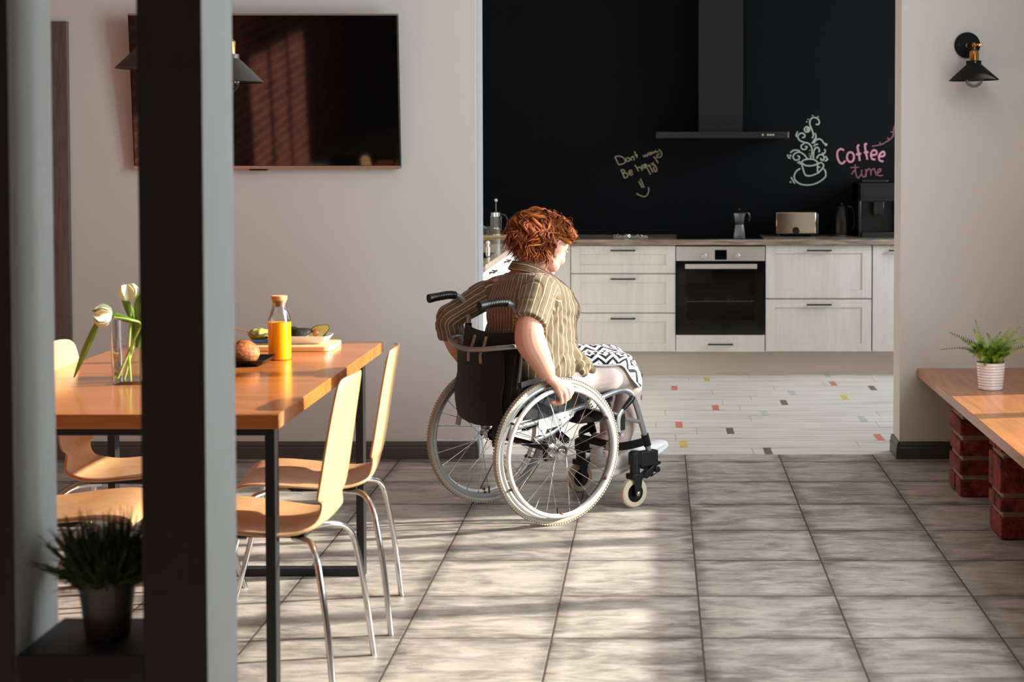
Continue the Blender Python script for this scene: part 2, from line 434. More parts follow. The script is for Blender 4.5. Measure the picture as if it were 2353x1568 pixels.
def m_skirt():
    m = bpy.data.materials.new('zigzag_cotton'); t = NT(m); M['zigzag_cotton'] = m
    uv = t.sep(t.node('ShaderNodeTexCoord').outputs['UV']); U = t.math('MULTIPLY', uv[0], .44); V = t.math('MULTIPLY', uv[1], .44)
    B = t.math('FRACT', t.math('DIVIDE', V, .105))
    z1 = t.math('MULTIPLY', t.math('PINGPONG', U, .018), 1.2)
    a = t.math('LESS_THAN', t.math('FRACT', t.math('DIVIDE', t.math('ADD', V, z1), .022)), .48)       # chevrons
    z2 = t.math('MULTIPLY', t.math('PINGPONG', U, .011), 1.0)
    b = t.math('LESS_THAN', t.math('FRACT', t.math('DIVIDE', t.math('SUBTRACT', V, z2), .0125)), .45)
    c_ = t.math('LESS_THAN', t.math('FRACT', t.math('DIVIDE', U, .012)), .42)
    tri = t.math('LESS_THAN', t.math('PINGPONG', t.math('DIVIDE', U, .014), .5), t.math('MULTIPLY', t.math('FRACT', t.math('DIVIDE', V, .013)), .42))
    s1 = t.math('LESS_THAN', B, .40); s2 = t.math('LESS_THAN', B, .62); s3 = t.math('LESS_THAN', B, .80)
    p = t.math('MULTIPLY', s1, a)
    p = t.math('ADD', p, t.math('MULTIPLY', t.math('SUBTRACT', s2, s1), tri))
    p = t.math('ADD', p, t.math('MULTIPLY', t.math('SUBTRACT', s3, s2), b))
    p = t.math('ADD', p, t.math('MULTIPLY', t.math('SUBTRACT', 1.0, s3), c_), clamp=True)
    hem = t.math('LESS_THAN', V, .008); tick = t.math('LESS_THAN', t.math('FRACT', t.math('DIVIDE', U, .0035)), .35)
    p = t.math('ADD', t.math('MULTIPLY', p, t.math('SUBTRACT', 1.0, hem)), t.math('MULTIPLY', t.math('MULTIPLY', hem, tick), .8))
    t.link(t.mix(p, s2l((212, 210, 216)), s2l((24, 24, 30))), t.b.inputs['Base Color'])
    t.b.inputs['Roughness'].default_value = .8; t.b.inputs['Specular IOR Level'].default_value = .25
m_skirt()
def m_hair():
    m = M['hair_red']; t = NT(m)
    uv = t.sep(t.node('ShaderNodeTexCoord').outputs['UV'])
    wn = t.node('ShaderNodeTexWhiteNoise', noise_dimensions='1D'); t.link(t.math('FLOOR', uv[0]), wn.inputs['W'])
    n = t.noise(t.comb(t.math('MULTIPLY', uv[0], 9.0), t.math('MULTIPLY', uv[1], .6), 0), 6, 4, .7)
    f = t.math('ADD', t.math('MULTIPLY', wn.outputs[0], .5), t.math('MULTIPLY', n, .5))
    col = t.ramp(f, [(.2, s2l((66, 28, 12))), (.45, s2l((118, 54, 22))), (.7, s2l((166, 90, 38))), (.92, s2l((204, 140, 78)))])
    t.link(col, t.b.inputs['Base Color']); t.b.inputs['Roughness'].default_value = .48
    t.b.inputs['Specular IOR Level'].default_value = .2
    t.bump(n, .6, .004)
m_hair()
def m_bread():
    m = bpy.data.materials.new('bread_crust'); t = NT(m); M['bread_crust'] = m
    v = t.coord('Object'); n = t.noise(v, 22, 5, .7); n2 = t.noise(v, 90, 3, .7)
    col = t.ramp(t.math('ADD', t.math('MULTIPLY', n, .6), t.math('MULTIPLY', n2, .4)), [(.36, s2l((90, 42, 12))), (.5, s2l((150, 80, 30))), (.66, s2l((190, 126, 70)))])
    t.link(col, t.b.inputs['Base Color']); t.b.inputs['Roughness'].default_value = .7; t.bump(n2, .5, .004)
m_bread()
def m_fern():
    m = bpy.data.materials.new('fern_green'); t = NT(m); M['fern_green'] = m
    n = t.noise(t.coord('Object'), 24, 3)
    col = t.ramp(n, [(.35, s2l((48, 78, 24))), (.5, s2l((104, 140, 38))), (.66, s2l((172, 186, 70)))])
    t.link(col, t.b.inputs['Base Color']); t.b.inputs['Roughness'].default_value = .45
m_fern()
# ------------------------------------------------------------------ room shell
YB, YB2 = 8.04, 8.255            # wall with the wide opening
XL, XR = -3.4, 2.0
KY = 11.62                        # black kitchen wall
CEIL = 3.55
XK0, XK1 = -1.75, 2.9
struct(MB().box((XL - .2, -1.7, -.1), (XR + .25, 8.146, 0)), 'floor', 'floor_tiles', smooth=False)
kf = MB(); kf.box((XK0 - .2, 8.146, -.1), (XK1 + .2, KY + .1, .001))
for (x0, y0, x1, y1, mi) in [(458, 805, 520, 860, 1), (415, 632, 482, 688, 2), (855, 688, 920, 741, 4), (730, 487, 793, 528, 2), (380, 315, 437, 355, 2), (657, 240, 712, 280, 1), (1145, 530, 1210, 577, 3), (1313, 443, 1380, 484, 4), (1380, 358, 1445, 395, 3), (1735, 280, 1793, 312, 2), (1828, 397, 1900, 438, 1), (2068, 316, 2125, 348, 4), (1985, 585, 2055, 628, 3), (2125, 748, 2215, 803, 2), (1170, 867, 1262, 930, 4), (80, 400, 130, 438, 4), (80, 285, 135, 320, 3), (92, 218, 132, 238, 4), (1690, 215, 1740, 240, 3)]:
    px0, px1 = 1440 + (x0 + x1) / 2 / 3.735 - 7.5, 1440 + (x0 + x1) / 2 / 3.735 + 7.5
    pc = atz(1440 + (x0 + x1) / 2 / 3.735, 800 + (y0 + y1) / 2 / 3.735, 0)
    yy = 8.135 + .2 * math.floor((pc.y - 8.135) / .2)
    kf.cur = mi; kf.box((pc.x - .02, max(yy + .004, 8.15), .0), (pc.x + .02, yy + .196, .0018))
struct(kf, 'floor_kitchen', ['kitchen_planks', 'inlay_yellow', 'inlay_red', 'inlay_green', 'inlay_brown'], smooth=False)
struct(MB().box((XL - .3, -1.9, CEIL), (XK1 + .3, KY + .3, CEIL + .15)), 'ceiling', 'ceiling_white', smooth=False)
XO0, XO1 = at(1094, 600, YB).x, at(2069, 600, YB).x
struct(MB().box((XL - .2, YB, 0), (XO0, YB2, CEIL)), 'wall_back_left', 'plaster', smooth=False)
struct(MB().box((XO1, YB, 0), (XR + .25, YB2, CEIL)), 'wall_back_right', 'plaster', smooth=False)
struct(MB().box((XO0 - .001, YB + .02, 0), (XO0 + .012, YB2 + .004, CEIL)), 'trim_1', 'jamb_white', smooth=False)
struct(MB().box((XK0, KY, 0), (XK1, KY + .15, CEIL)), 'wall_kitchen_back', 'chalk_black', smooth=False)
struct(MB().box((XK0 - .15, YB2, 0), (XK0, KY + .15, CEIL)), 'wall_kitchen_left', 'plaster_white', smooth=False)
struct(MB().box((XL - .2, -1.7, 0), (XL, YB, CEIL)), 'wall_left', 'brick_wall', smooth=False)
struct(MB().box((XL - .2, -1.9, 0), (XR + .25, -1.7, CEIL)), 'wall_front', 'plaster_dark', smooth=False)
# right wall with window openings (the sun comes in here)
WX0, WX1 = XR, XR + .2
W1 = (4.16, 7.27); W2 = (1.35, 3.45); SILL, HEAD = .457, 3.42
wr = MB()
wr.box((WX0, -1.7, 0), (WX1, W2[0], CEIL)); wr.box((WX0, W2[1], 0), (WX1, W1[0], CEIL)); wr.box((WX0, 7.93, 0), (WX1, YB, CEIL))
for a, b, s_ in ((W1[0], W1[1], SILL), (W2[0], W2[1], SILL), (7.27, 7.93, 1.22)):  # last opening, raised sill, is added so sun reaches the seated person
    wr.box((WX0, a, 0), (WX1, b, s_)); wr.box((WX0, a, HEAD), (WX1, b, CEIL))
struct(wr, 'wall_right', 'plaster', smooth=False)
wf = MB()
for y in (6.715, 5.84, 4.965): wf.box((XR + .07, y - .055, SILL), (XR + .13, y + .055, HEAD))
struct(wf, 'window_1', 'black_metal', smooth=False)
wf = MB()
for y in (2.75, 2.05): wf.box((XR + .07, y - .05, SILL), (XR + .13, y + .05, HEAD))
struct(wf, 'window_2', 'black_metal', smooth=False)
wf = MB(); wf.box((XR + .07, 7.24, 1.22), (XR + .13, 7.30, HEAD))  # bar of the added, unseen opening that lets sun onto the person
struct(wf, 'sun_window_added', 'black_metal', smooth=False)
# kitchen right wall with a high window
kr = MB(); KW = (9.2, 11.2, 1.15, 2.75)
kr.box((XK1, YB2, 0), (XK1 + .2, KW[0], CEIL)); kr.box((XK1, KW[1], 0), (XK1 + .2, KY + .15, CEIL))
kr.box((XK1, KW[0], 0), (XK1 + .2, KW[1], KW[2])); kr.box((XK1, KW[0], KW[3]), (XK1 + .2, KW[1], CEIL))
kr.box((XR + .2, YB2 - .05, 0), (XK1 + .2, YB2, CEIL))
struct(kr, 'wall_kitchen_right', 'plaster_white', smooth=False)
def base_prof(h, t): return [(0, 0), (-t, 0), (-t, h * .62), (-t * .75, h * .7), (-t * .85, h * .8), (-t * .45, h), (0, h)]
bh = .088
bl = MB(); bl.loft([[(x, YB + a, z) for a, z in base_prof(bh, .018)] for x in (XL, XO0 - .004)])
bl.loft([[(XO0 - a - .004, y, z) for a, z in base_prof(bh, .014)] for y in (YB - .014, YB2)])
struct(bl, 'baseboard_left', 'baseboard', ang=20)
br_ = MB(); br_.loft([[(x, YB + a, z) for a, z in base_prof(bh, .018)] for x in (XO1 + .0, XR)])
br_.loft([[(XO1 + a, y, z) for a, z in base_prof(bh, .018)] for y in (YB - .016, YB2)])
struct(br_, 'baseboard_right', 'baseboard_green', ang=20)
p0, p1 = at(118, 50, YB), at(158, 50, YB)
struct(MB().box((p0.x, YB - .03, 0), (p1.x, YB, p0.z)), 'trim_2', 'strip_wood', bevel=.002)

# ------------------------------------------------------------------ television, tilted forward
tvp = at(610, 210, YB - .07)
tv = thing('television', 'large black flat television tilted forward on the pale wall', 'television', (tvp.x, YB, tvp.z))
ta = math.radians(5.3); TW, THh = .662, .383
def tl(x, y, z):   # tv local -> world ; y toward viewer
    return Vector((tvp.x + x, YB - .055 - y * math.cos(ta) - z * math.sin(ta), tvp.z + z * math.cos(ta) - y * math.sin(ta)))
def tbox(mb, x0, x1, y0, y1, z0, z1):
    k = mb.addv([tl(x, y, z) for z in (z0, z1) for (x, y) in ((x0, y0), (x1, y0), (x1, y1), (x0, y1))])
    for q in ((0, 3, 2, 1), (4, 5, 6, 7), (0, 1, 5, 4), (1, 2, 6, 5), (2, 3, 7, 6), (3, 0, 4, 7)): mb.face([k + i for i in q])
    return mb
tbox(MB(), -TW, TW, -.004, .026, -THh, THh).build('housing', 'tv_black', tv, bevel=.004)
tbox(MB(), -TW + .008, TW - .008, .026, .028, -THh + .018, THh - .01).build('screen', 'tv_screen', tv, smooth=False)
tbox(MB(), -TW, TW, .026, .031, -THh, -THh + .016).build('bezel_strip', 'tv_bezel', tv, bevel=.001)
tbox(MB(), -TW, TW, .026, .031, THh - .009, THh).build('bezel_strip', 'tv_bezel', tv, bevel=.001)
tbox(MB(), -.09, .0, .0, .03, -THh - .008, -THh).build('logo_lip', 'tv_black', tv, bevel=.003)
tbox(MB(), -.2, .2, -.035, -.004, -.15, .15).build('wall_bracket', 'black_metal', tv)

# ------------------------------------------------------------------ room divider in the foreground
dv = thing('room_divider', 'dark post and shelf room divider in the left foreground', 'room divider', (-1.1, 3.16, 0))
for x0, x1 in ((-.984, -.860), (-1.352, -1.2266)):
    q = MB(); q.box((x0, 3.05, 0), (x1, 3.27, CEIL)); o = q.build('post', ['divider_black', 'concrete', 'concrete_shaded'], dv, bevel=.003, smooth=False)
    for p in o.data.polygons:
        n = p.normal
        p.material_index = 1 if abs(n.x) > .5 else 2  # fronts take a darkened copy of the concrete: shade put into the colour
sh = MB(); sh.box((-1.2266, 3.05, .53), (-.984, 3.30, .583)); sh.build('shelf', 'divider_black', dv, bevel=.003)
MB().box((-1.2266, 3.07, .02), (-.984, 3.26, .53)).build('lower_panel', 'divider_black', dv)
MB().box((-2.6, 3.05, .53), (-1.352, 3.30, .583)).build('shelf', 'divider_black', dv, bevel=.003)
pt = thing('potted_grass', 'dark bushy potted grass in a metal bucket on the divider shelf', 'potted plant', (-1.092, 3.17, .583))
MB().lathe([(.0, 0), (.042, 0), (.0435, .004), (.047, .045), (.0485, .047), (.049, .052), (.0485, .055), (.056, .113), (.058, .115), (.058, .119), (.054, .119), (.052, .105), (0, .105)], (0, 0, 0)).build('bucket', 'zinc', pt, local=True)
g = MB()
rg = random.Random(3)
for i in range(620):
    a = rg.uniform(0, 2 * PI); r0 = .045 * math.sqrt(rg.random()); tilt = rg.uniform(.05, 1.25) * (.5 + .5 * rg.random()); L_ = rg.uniform(.07, .16)
    b0 = Vector((r0 * math.cos(a), r0 * math.sin(a), .10)); d = Vector((math.sin(tilt) * math.cos(a), math.sin(tilt) * math.sin(a), math.cos(tilt)))
    mid = b0 + d * L_ * .5; end = b0 + d * L_ + Vector((0, 0, -.02 * math.sin(tilt)))
    g.tube([b0, mid, end], [.0022, .0026, .0005], n=4)
    for k in range(3):
        s_ = b0.lerp(end, .35 + .2 * k); e = s_ + Vector((rg.uniform(-1, 1), rg.uniform(-1, 1), rg.uniform(0, 1))) * .016
        g.tube([s_, e], [.002, .0006], n=3)
g.build('foliage', 'grass_dark', pt, local=True)

# ------------------------------------------------------------------ pendant lamps over the table
def pendant(px, py, Y, label):
    p = at(px, py, Y)
    t = thing('pendant_lamp', label, 'pendant lamp', (p.x, p.y, p.z), 0, 'pendant lamps over the dining table')
    MB().lathe([(.119, 0), (.121, .002), (.032, .088), (.032, .104), (.029, .104), (.029, .088), (.117, .003)], (0, 0, 0), 40, caps=False).build('shade', ['black_metal'], t, local=True)
    MB().lathe([(.0, .095), (.021, .095), (.021, .1), (.0195, .104), (.0195, .15), (.015, .156), (.008, .16), (.006, .172), (0, .172)], (0, 0, 0)).build('socket', 'brass', t, local=True)
    b = MB().lathe([(.0, -.035), (.012, -.0335), (.026, -.022), (.034, -.004), (.034, .010), (.028, .03), (.016, .056), (.013, .075), (.013, .095), (0, .095)], (0, 0, 0)).build('bulb', 'thin_glass', t, local=True)
    MB().ctube([(.004, 0, .07), (.006, 0, .03), (-.006, 0, .0), (.006, .003, .0), (-.004, 0, .03), (-.004, 0, .07)], .0006, 5).build('filament', 'brass', b, local=True)
    MB().cyl((0, 0, .172), (0, 0, CEIL - p.z), .0035, n=8).build('cord', 'black_matte', t, local=True)
    return t
pendant(530, 189, 6.0, 'pendant lamp seen just right of the divider post, in front of the television')
pendant(357, 158, 5.03, 'pendant lamp mostly hidden behind the divider post, its rim poking out on the left')

# ------------------------------------------------------------------ dining table
TT = .816
tb = thing('dining_table', 'long orange-brown wooden dining table on black frame legs', 'table', (-1.53, 5.3, 0))
tx0, tx1, ty0, ty1 = -2.005, -1.05, 4.447, 6.154
MB().box((tx0, ty0, TT - .041), (tx1, ty1, TT)).build('tabletop', 'table_wood', tb, bevel=.0025)
def frame(y, xo):
    f = MB(); r = .028; z1 = TT - .042; x0, x1 = tx0 + .013, xo
    f.box((x1 - r, y, 0), (x1, y + .05, z1)); f.box((x0, y, 0), (x0 + r, y + .05, z1))
    f.box((x0 + r, y, 0), (x1 - r, y + .05, .028)); f.box((x0 + r, y, z1 - .02), (x1 - r, y + .05, z1))
    f.build('leg_frame', 'black_metal', tb, smooth=False, bevel=.002)
frame(4.462, -1.066); frame(5.80, -1.064)

# ------------------------------------------------------------------ chairs
def chair_proto(label, loc, rz):
    t = thing('dining_chair', label, 'chair', loc, rz, 'moulded wooden chairs around the dining table')
    # profile from seat front to top of back: (x, z, halfwidth);  x=0 at rear bend, seat toward -x
    P = [(-.402, .440, .165), (-.397, .458, .198), (-.375, .470, .215), (-.31, .474, .220), (-.23, .468, .218), (-.14, .458, .210), (-.07, .452, .196), (-.02, .455, .180), (.015, .468, .165), (.035, .490, .145), (.044, .515, .118), (.048, .535, .108), (.052, .548, .110), (.055, .556, .150), (.060, .575, .156), (.068, .62, .153), (.080, .70, .150), (.094, .79, .140), (.107, .865, .130), (.112, .897, .122), (.114, .906, .10)]
    grid = []
    for i, (x, z, w) in enumerate(P):
        row = []
        for j in range(15):
            s_ = -1 + 2 * j / 14; y = w * s_
            if i < 9: dx, dz = 0, .016 * (abs(s_) ** 2.5) * (1 if i > 1 else .3)
            else: dx, dz = -.024 * (s_ ** 2) * min(1, (i - 8) / 5), 0
            if i >= 19: dz = -.012 * s_ ** 4
            row.append((x + dx, y, z + dz))
        grid.append(row)
    o = MB().sheet(grid, .011).build('seat_shell', 'chair_wood', t, local=True, ang=50)
    sb = o.modifiers.new('sub', 'SUBSURF'); sb.levels = 1; sb.render_levels = 1
    for sy in (-1, 1):
        MB().ctube([(-.06, sy * .06, .432), (.00, sy * .115, .434), (.035, sy * .17, .41), (.055, sy * .20, .35), (.08, sy * .215, .2), (.102, sy * .232, .0)], .0095, 12).build('leg', 'chrome', t, local=True)
        MB().ctube([(-.20, sy * .06, .432), (-.29, sy * .12, .446), (-.345, sy * .175, .43), (-.37, sy * .20, .36), (-.41, sy * .22, .2), (-.465, sy * .235, .0)], .0095, 12).build('leg', 'chrome', t, local=True)
    MB().box((-.24, -.09, .438), (-.02, .09, .448)).build('mounting_plate', 'black_metal', t, local=True)
    return t
ch = chair_proto('light wooden chair on the right side of the table, the farther of two', (-.972, 5.315, 0), math.radians(5))
for lab, loc, rz in (('light wooden chair on the right side of the table, nearest the camera', (-.985, 4.665, 0), math.radians(-3.5)),
                     ('light wooden chair at the far left of the table, its back showing over the tabletop', (-1.925, 5.42, 0), PI),
                     ('light wooden chair at the near left of the table, its seat behind the potted grass', (-1.95, 4.80, 0), PI + .03)):
    c = copy_tree(ch); c.location = loc; c.rotation_euler = (0, 0, rz); c['label'] = lab

# ------------------------------------------------------------------ things on the table
def bottle():
    p = atz(643, 826, TT)
    t = thing('juice_bottle', 'glass bottle of orange juice with cork stopper on the table', 'bottle', p)
    R = .0395; H = .132
    MB().lathe([(0, 0), (R - .005, 0), (R - .001, .003), (R, .008), (R, H), (.0, H)], (0, 0, 0), 40).build('juice', 'juice', t, local=True)
    MB().lathe([(R, H), (R, .142), (.0375, .150), (.026, .180), (.0245, .190), (.0245, .208), (.0225, .208), (.0225, .19), (.024, .18), (.0355, .149), (R - .0015, .142), (R - .0015, H)], (0, 0, 0), 40, caps=False).build('glass_body', 'thin_glass', t, local=True)
    MB().lathe([(0, .186), (.0205, .186), (.0235, .206), (.026, .209), (.0275, .221), (.0272, .224), (0, .224)], (0, 0, 0)).build('cork_stopper', 'cork', t, local=True)
bottle()
# plate and bread
def dish(name, label, c, w, d, h, m_, cat='plate', fl=.25, rot=0):
    t = thing(name, label, cat, c, rot)
    def rr(w, d, z, r):
        out = []
        for cx, cy, a0 in ((w - r, d - r, 0), (-w + r, d - r, 90), (-w + r, -d + r, 180), (w - r, -d + r, 270)):
            for k in range(6):
                a = math.radians(a0 + 90 * k / 5); out.append((cx + r * math.cos(a), cy + r * math.sin(a), z))
        return out
    a = .72
    q = MB(); q.loft([rr(w * a, d * a, 0, .01), rr(w * .86, d * .86, h * .25, .015), rr(w, d, h, .02), rr(w - .004, d - .004, h, .018), rr(w * .8, d * .8, h * .35, .015), rr(w * .7, d * .7, .006, .01)])
    q.build('dish_body', m_, t, local=True)
    return t
pb = atz(565, 842, TT); pb.y += .06
dish('dark_plate', 'black square plate under the bread roll', (pb.x - .02, pb.y, TT), .09, .09, .022, 'black_ceramic')
bw = MB(); q = bw.ball((0, 0, 0), (.062, .055, .045), 32, 20)
for v in bw.v:
    a = v.x * 12; crease = math.exp(-((v.x + .012 + v.y * .2) / .006) ** 2) * (.007 if v.z > 0 else 0)
    v.z *= (1 - crease * 12); v.z += .0025 * noise.noise(v * 40); v.z = max(v.z, -.03)
br = bw.build('bread_roll', 'bread_crust', None); br.location = (pb.x - .03, pb.y, TT + .0375)
tag(br, 'round brown bread roll with a slash across it, on the black plate', 'bread')
# cutting board
cb = at(768, 800, 5.95)
bd = MB(); bx0, bx1, by0, by1 = -1.62, -1.19, 5.84, 6.07
rr_ = []
for cx, cy, a0 in ((bx1 - .03, by1 - .03, 0), (bx0 + .03, by1 - .03, 90), (bx0 + .03, by0 + .03, 180), (bx1 - .03, by0 + .03, 270)):
    for k in range(7):
        a = math.radians(a0 + 15 * k); rr_.append((cx + .03 * math.cos(a), cy + .03 * math.sin(a)))
o = MB().prism(rr_, TT, TT + .018, 'XY').build('cutting_board', 'board_wood', None, bevel=.002)
tag(o, 'pale wooden cutting board under the avocado dish at the far end of the table', 'cutting board')
dz = TT + .018
dish('white_dish', 'long white dish holding the cut avocados', (-1.325, 5.965, dz), .115, .062, .03, 'white_ceramic')
def avocado(name, label, loc, rot, half, s=1.0, pit=True):
    t = thing(name, label, 'avocado', loc, 0); t.rotation_euler = rot
    def ring(x, r, half):
        out = []
        for k in range(24):
            a = 2 * PI * k / 24; y, z = r * math.cos(a), r * math.sin(a)
            if half: z = min(z, 0.0)
            out.append((x, y, z))
        return out
    prof = [(-.040, .006), (-.037, .016), (-.030, .024), (-.018, .030), (-.004, .031), (.012, .027), (.028, .020), (.042, .014), (.050, .006)]
    MB().loft([[Vector(v) * s for v in ring(x, r, half)] for x, r in prof]).build('skin', 'avocado_skin', t, local=True)
    if half:
        MB().loft([[Vector((x * .985, r * .97 * math.cos(2 * PI * k / 24), .0006)) * s for k in range(12, 25)] + [Vector((x * .985, r * .97 * math.cos(2 * PI * k / 24), -.003)) * s for k in range(0, 13)] for x, r in prof]).build('flesh_rim', 'avocado_rim', t, local=True)
        MB().loft([[Vector((x * .93, r * .86 * math.cos(2 * PI * k / 24), .0014)) * s for k in range(12, 25)] + [Vector((x * .93, r * .86 * math.cos(2 * PI * k / 24), -.002)) * s for k in range(0, 13)] for x, r in prof]).build('flesh', 'avocado_flesh', t, local=True)
        if pit: MB().ball((-.008 * s, 0, .003 * s), .0145 * s).build('pit', 'pit', t, local=True)
    return t
_n = Vector((-.26, -.90, .34)).normalized(); _a = Vector((.78, -.05, .42)); _a = (_a - _n * _a.dot(_n)).normalized(); _b = _n.cross(_a)
avocado('avocado_half', 'avocado half with pit facing the camera, at the right end of the dish', (-1.258, 5.955, dz + .040), Matrix((_a, _b, _n)).transposed().to_euler(), True, .95)
avocado('avocado', 'dark knobbly avocado in the middle of the dish', (-1.325, 5.95, dz + .028), (math.radians(200), math.radians(-20), math.radians(10)), True, 1.0, False)
avocado('avocado', 'dark avocado half lying at the left of the dish, behind the bottle', (-1.36, 5.975, dz + .030), (math.radians(185), math.radians(14), math.radians(150)), True, .9, False)
# bowl, salad, spoon
bc = (-1.487, 6.0, dz)
gb = thing('salad_bowl', 'small glass bowl of green avocado salad left of the bottle', 'bowl', bc)
MB().lathe([(0, 0), (.022, 0), (.036, .014), (.046, .034), (.0475, .036), (.0445, .036), (.034, .016), (.021, .003), (0, .003)], (0, 0, 0)).build('glass_bowl', 'thin_glass', gb, local=True)
sl = MB(); sl.ball((0, 0, .027), (.041, .041, .022), 32, 20)
for v in sl.v: v += v.normalized() * .006 * noise.noise(v * 60); v.z = max(v.z, .006)
sl.build('salad', 'salad', gb, local=True)
sp = MB(); a_, b_ = at(541, 755, 5.97), at(592, 768, 5.985)
sp.ctube([a_ , a_.lerp(b_, .35), a_.lerp(b_, .8), b_], [.007, .006, .0035, .003], 8, flat=.35, up=(0, 0, 1)); sp.ball(b_ + Vector((.012, 0, -.006)), (.02, .013, .006))
tag(sp.build('copper_spoon', 'copper', None), 'copper spoon sticking out to the left from the salad bowl', 'spoon')
kn = MB(); a_, b_ = Vector((-1.53, 5.88, dz + .011)), Vector((-1.40, 5.915, dz + .013))
kn.ctube([a_, a_.lerp(b_, .5), b_], [.008, .010, .008], 10, flat=.6)
kt = thing('table_knife', 'knife with a dark blue handle on the cutting board, by the salad bowl', 'knife', a_)
kn.build('handle', 'blue_plastic', kt)
kb = MB(); d_ = (b_ - a_).normalized(); kb.obox(b_ + d_ * .05, d_ * .05, Vector((-d_.y, d_.x, 0)) * .009, (0, 0, .0007)); kb.build('blade', 'steel', kt)
# vase with tulips
vp = Vector((-1.655, 5.05, TT))
vs = thing('flower_vase', 'square clear glass vase half full of water on the table', 'vase', vp)
def sq(h, z, r=.006):
    out = []
    for cx, cy, a0 in ((h - r, h - r, 0), (-h + r, h - r, 90), (-h + r, -h + r, 180), (h - r, -h + r, 270)):
        for k in range(4):
            a = math.radians(a0 + 30 * k); out.append((cx + r * math.cos(a), cy + r * math.sin(a), z))
    return out
MB().loft([sq(.046, 0), sq(.047, .004), sq(.053, .20), sq(.050, .20), sq(.0445, .012), sq(.043, .010)]).build('glass_body', 'thin_glass', vs, local=True)
MB().loft([sq(.0425, .0105), sq(.0465, .105)]).build('water', 'water', vs, local=True)
def V(px, py, dy=0): return at(px, py, 5.05 + dy)
def leafblade(mb, pts, w, up=(0, 1, 0), n=4):
    pts, ww = smooth(pts, w, 5); K = 7; grid = []
    for i, p in enumerate(pts):
        t = (pts[min(i + 1, len(pts) - 1)] - pts[max(i - 1, 0)]).normalized(); s_ = t.cross(Vector(up)).normalized(); nn = s_.cross(t)
        grid.append([p + s_ * ww[i] * (-1 + 2 * j / (K - 1)) + nn * ww[i] * .5 * ((-1 + 2 * j / (K - 1)) ** 2) for j in range(K)])
    mb.sheet(grid, .0012)
def tulip(label, stem, petals, leaves, d):
    t = thing('tulip', label, 'tulip', stem[0], 0, 'white tulips in the glass vase')
    MB().ctube(stem, [.004] * len(stem), 8).build('stem', 'stem_tulip', t)
    b, ax, r = petals
    ax = Vector(ax).normalized()
    for k in range(5):
        a = 2 * PI * k / 5; Q = Vector((0, 0, 1)).rotation_difference(ax).to_matrix()
        f = MB(); pts = [Vector(b) + Q @ Vector((rr * math.cos(a), rr * math.sin(a), z)) for rr, z in ((.004, 0), (.016 * r, .010), (.021 * r, .03), (.016 * r, .05))]
        leafblade(f, pts, [.004, .014 * r, .017 * r, .003], up=Q @ Vector((math.cos(a), math.sin(a), 0)))
        f.build('petal', 'petal', t)
    for lf, w, up in leaves:
        f = MB(); leafblade(f, lf, w, up); f.build('leaf', 'leaf_tulip', t)
tulip('white tulip bent over the rim of the vase, its leaf hanging to the table', [V(270, 870, .0), V(300, 800, .0), V(322, 748, 0), V(300, 736, -.02), V(262, 730, -.03)], (V(255, 728, -.03), (-.8, -.2, .15), 1.1),
      [([V(318, 742, -.01), V(290, 735, -.015), V(262, 726, -.02), V(212, 714, -.03)], [.004, .010, .010, .002], (0, 1, .2)),
       ([V(226, 735, -.03), V(210, 770, -.03), V(190, 815, -.03), V(170, 868, -.03)], [.006, .011, .010, .002], (.2, 1, .2))], 0)
tulip('white tulip standing upright in the vase beside the divider post', [V(300, 872, .01), V(296, 800, .01), V(300, 740, .01), V(298, 700, .01)], (V(298, 690, .01), (-.15, 0, 1), 1.0),
      [([V(310, 790, .02), V(306, 740, .02), V(290, 700, .02), V(273, 662, .02)], [.006, .014, .012, .001], (0, 1, 0)),
       ([V(315, 800, .0), V(322, 750, .0), V(318, 700, 0), V(330, 670, .0)], [.006, .018, .016, .002], (0, 1, 0))], 0)
tulip('tulip leaning right in the vase, hidden behind the divider post', [V(285, 872, .02), V(305, 800, .02), V(322, 740, .02), V(350, 690, .02)], (V(352, 686, .02), (.3, 0, 1), 1.0),
      [([V(318, 790, .02), V(340, 750, .02), V(360, 720, .02), V(375, 700, .02)], [.006, .014, .012, .001], (0, 1, 0))], 0)

# ------------------------------------------------------------------ bench on brick pillars, fern, wall lamp
BH = .457
bn = thing('wooden_bench', 'thick orange wooden bench top along the right side resting on brick pillars', 'bench', (1.65, 6, BH))
MB().box((1.305, 3.9, BH - .042), (XR - .001, YB - .002, BH)).build('bench_top', 'bench_wood', bn, bevel=.002)
def pillar(x0, x1, y0, y1, H, label, seed):
    r = random.Random(seed); q = MB()
    q.cur = 1; q.box((x0 + .012, y0 + .012, 0), (x1 - .01, y1 - .012, H)); q.cur = 0
    z = 0.0; row = 0
    hs = [.088, .078, .082, .086, .08] if seed == 1 else [.10, .068, .15, .10]
    z = 0
    for hh in hs:
        if z + .02 > H: break
        z1 = min(z + hh - .004, H)
        ys = [y0, y0 + (y1 - y0) * (.5 if row % 2 == 0 else 1.0)] ; cuts = [0, .48, 1] if (row % 2 == (0 if seed == 1 else 1)) else [0, 1]
        for a, b in zip(cuts[:-1], cuts[1:]):
            xa = x0
            k = 0
            while xa < x1 - .05:
                xb = min(xa + r.uniform(.2, .26), x1)
                j = lambda: r.uniform(-.004, .004)
                q.box((xa + (j() if xa == x0 else .004), y0 + a * (y1 - y0) + j() * (1 if a == 0 else .5) + (.003 if a else 0), z + .004), (xb - .004, y0 + b * (y1 - y0) + j() * .6 - (.003 if b < 1 else 0), z1 - .006))
                xa = xb + .006
        z += hh + .008; row += 1
    o = q.build('brick_pillar', ['old_brick', 'mortar'], None, bevel=.006, seg=2)
    return tag(o, label, 'brick pillar', 'brick pillars under the bench')
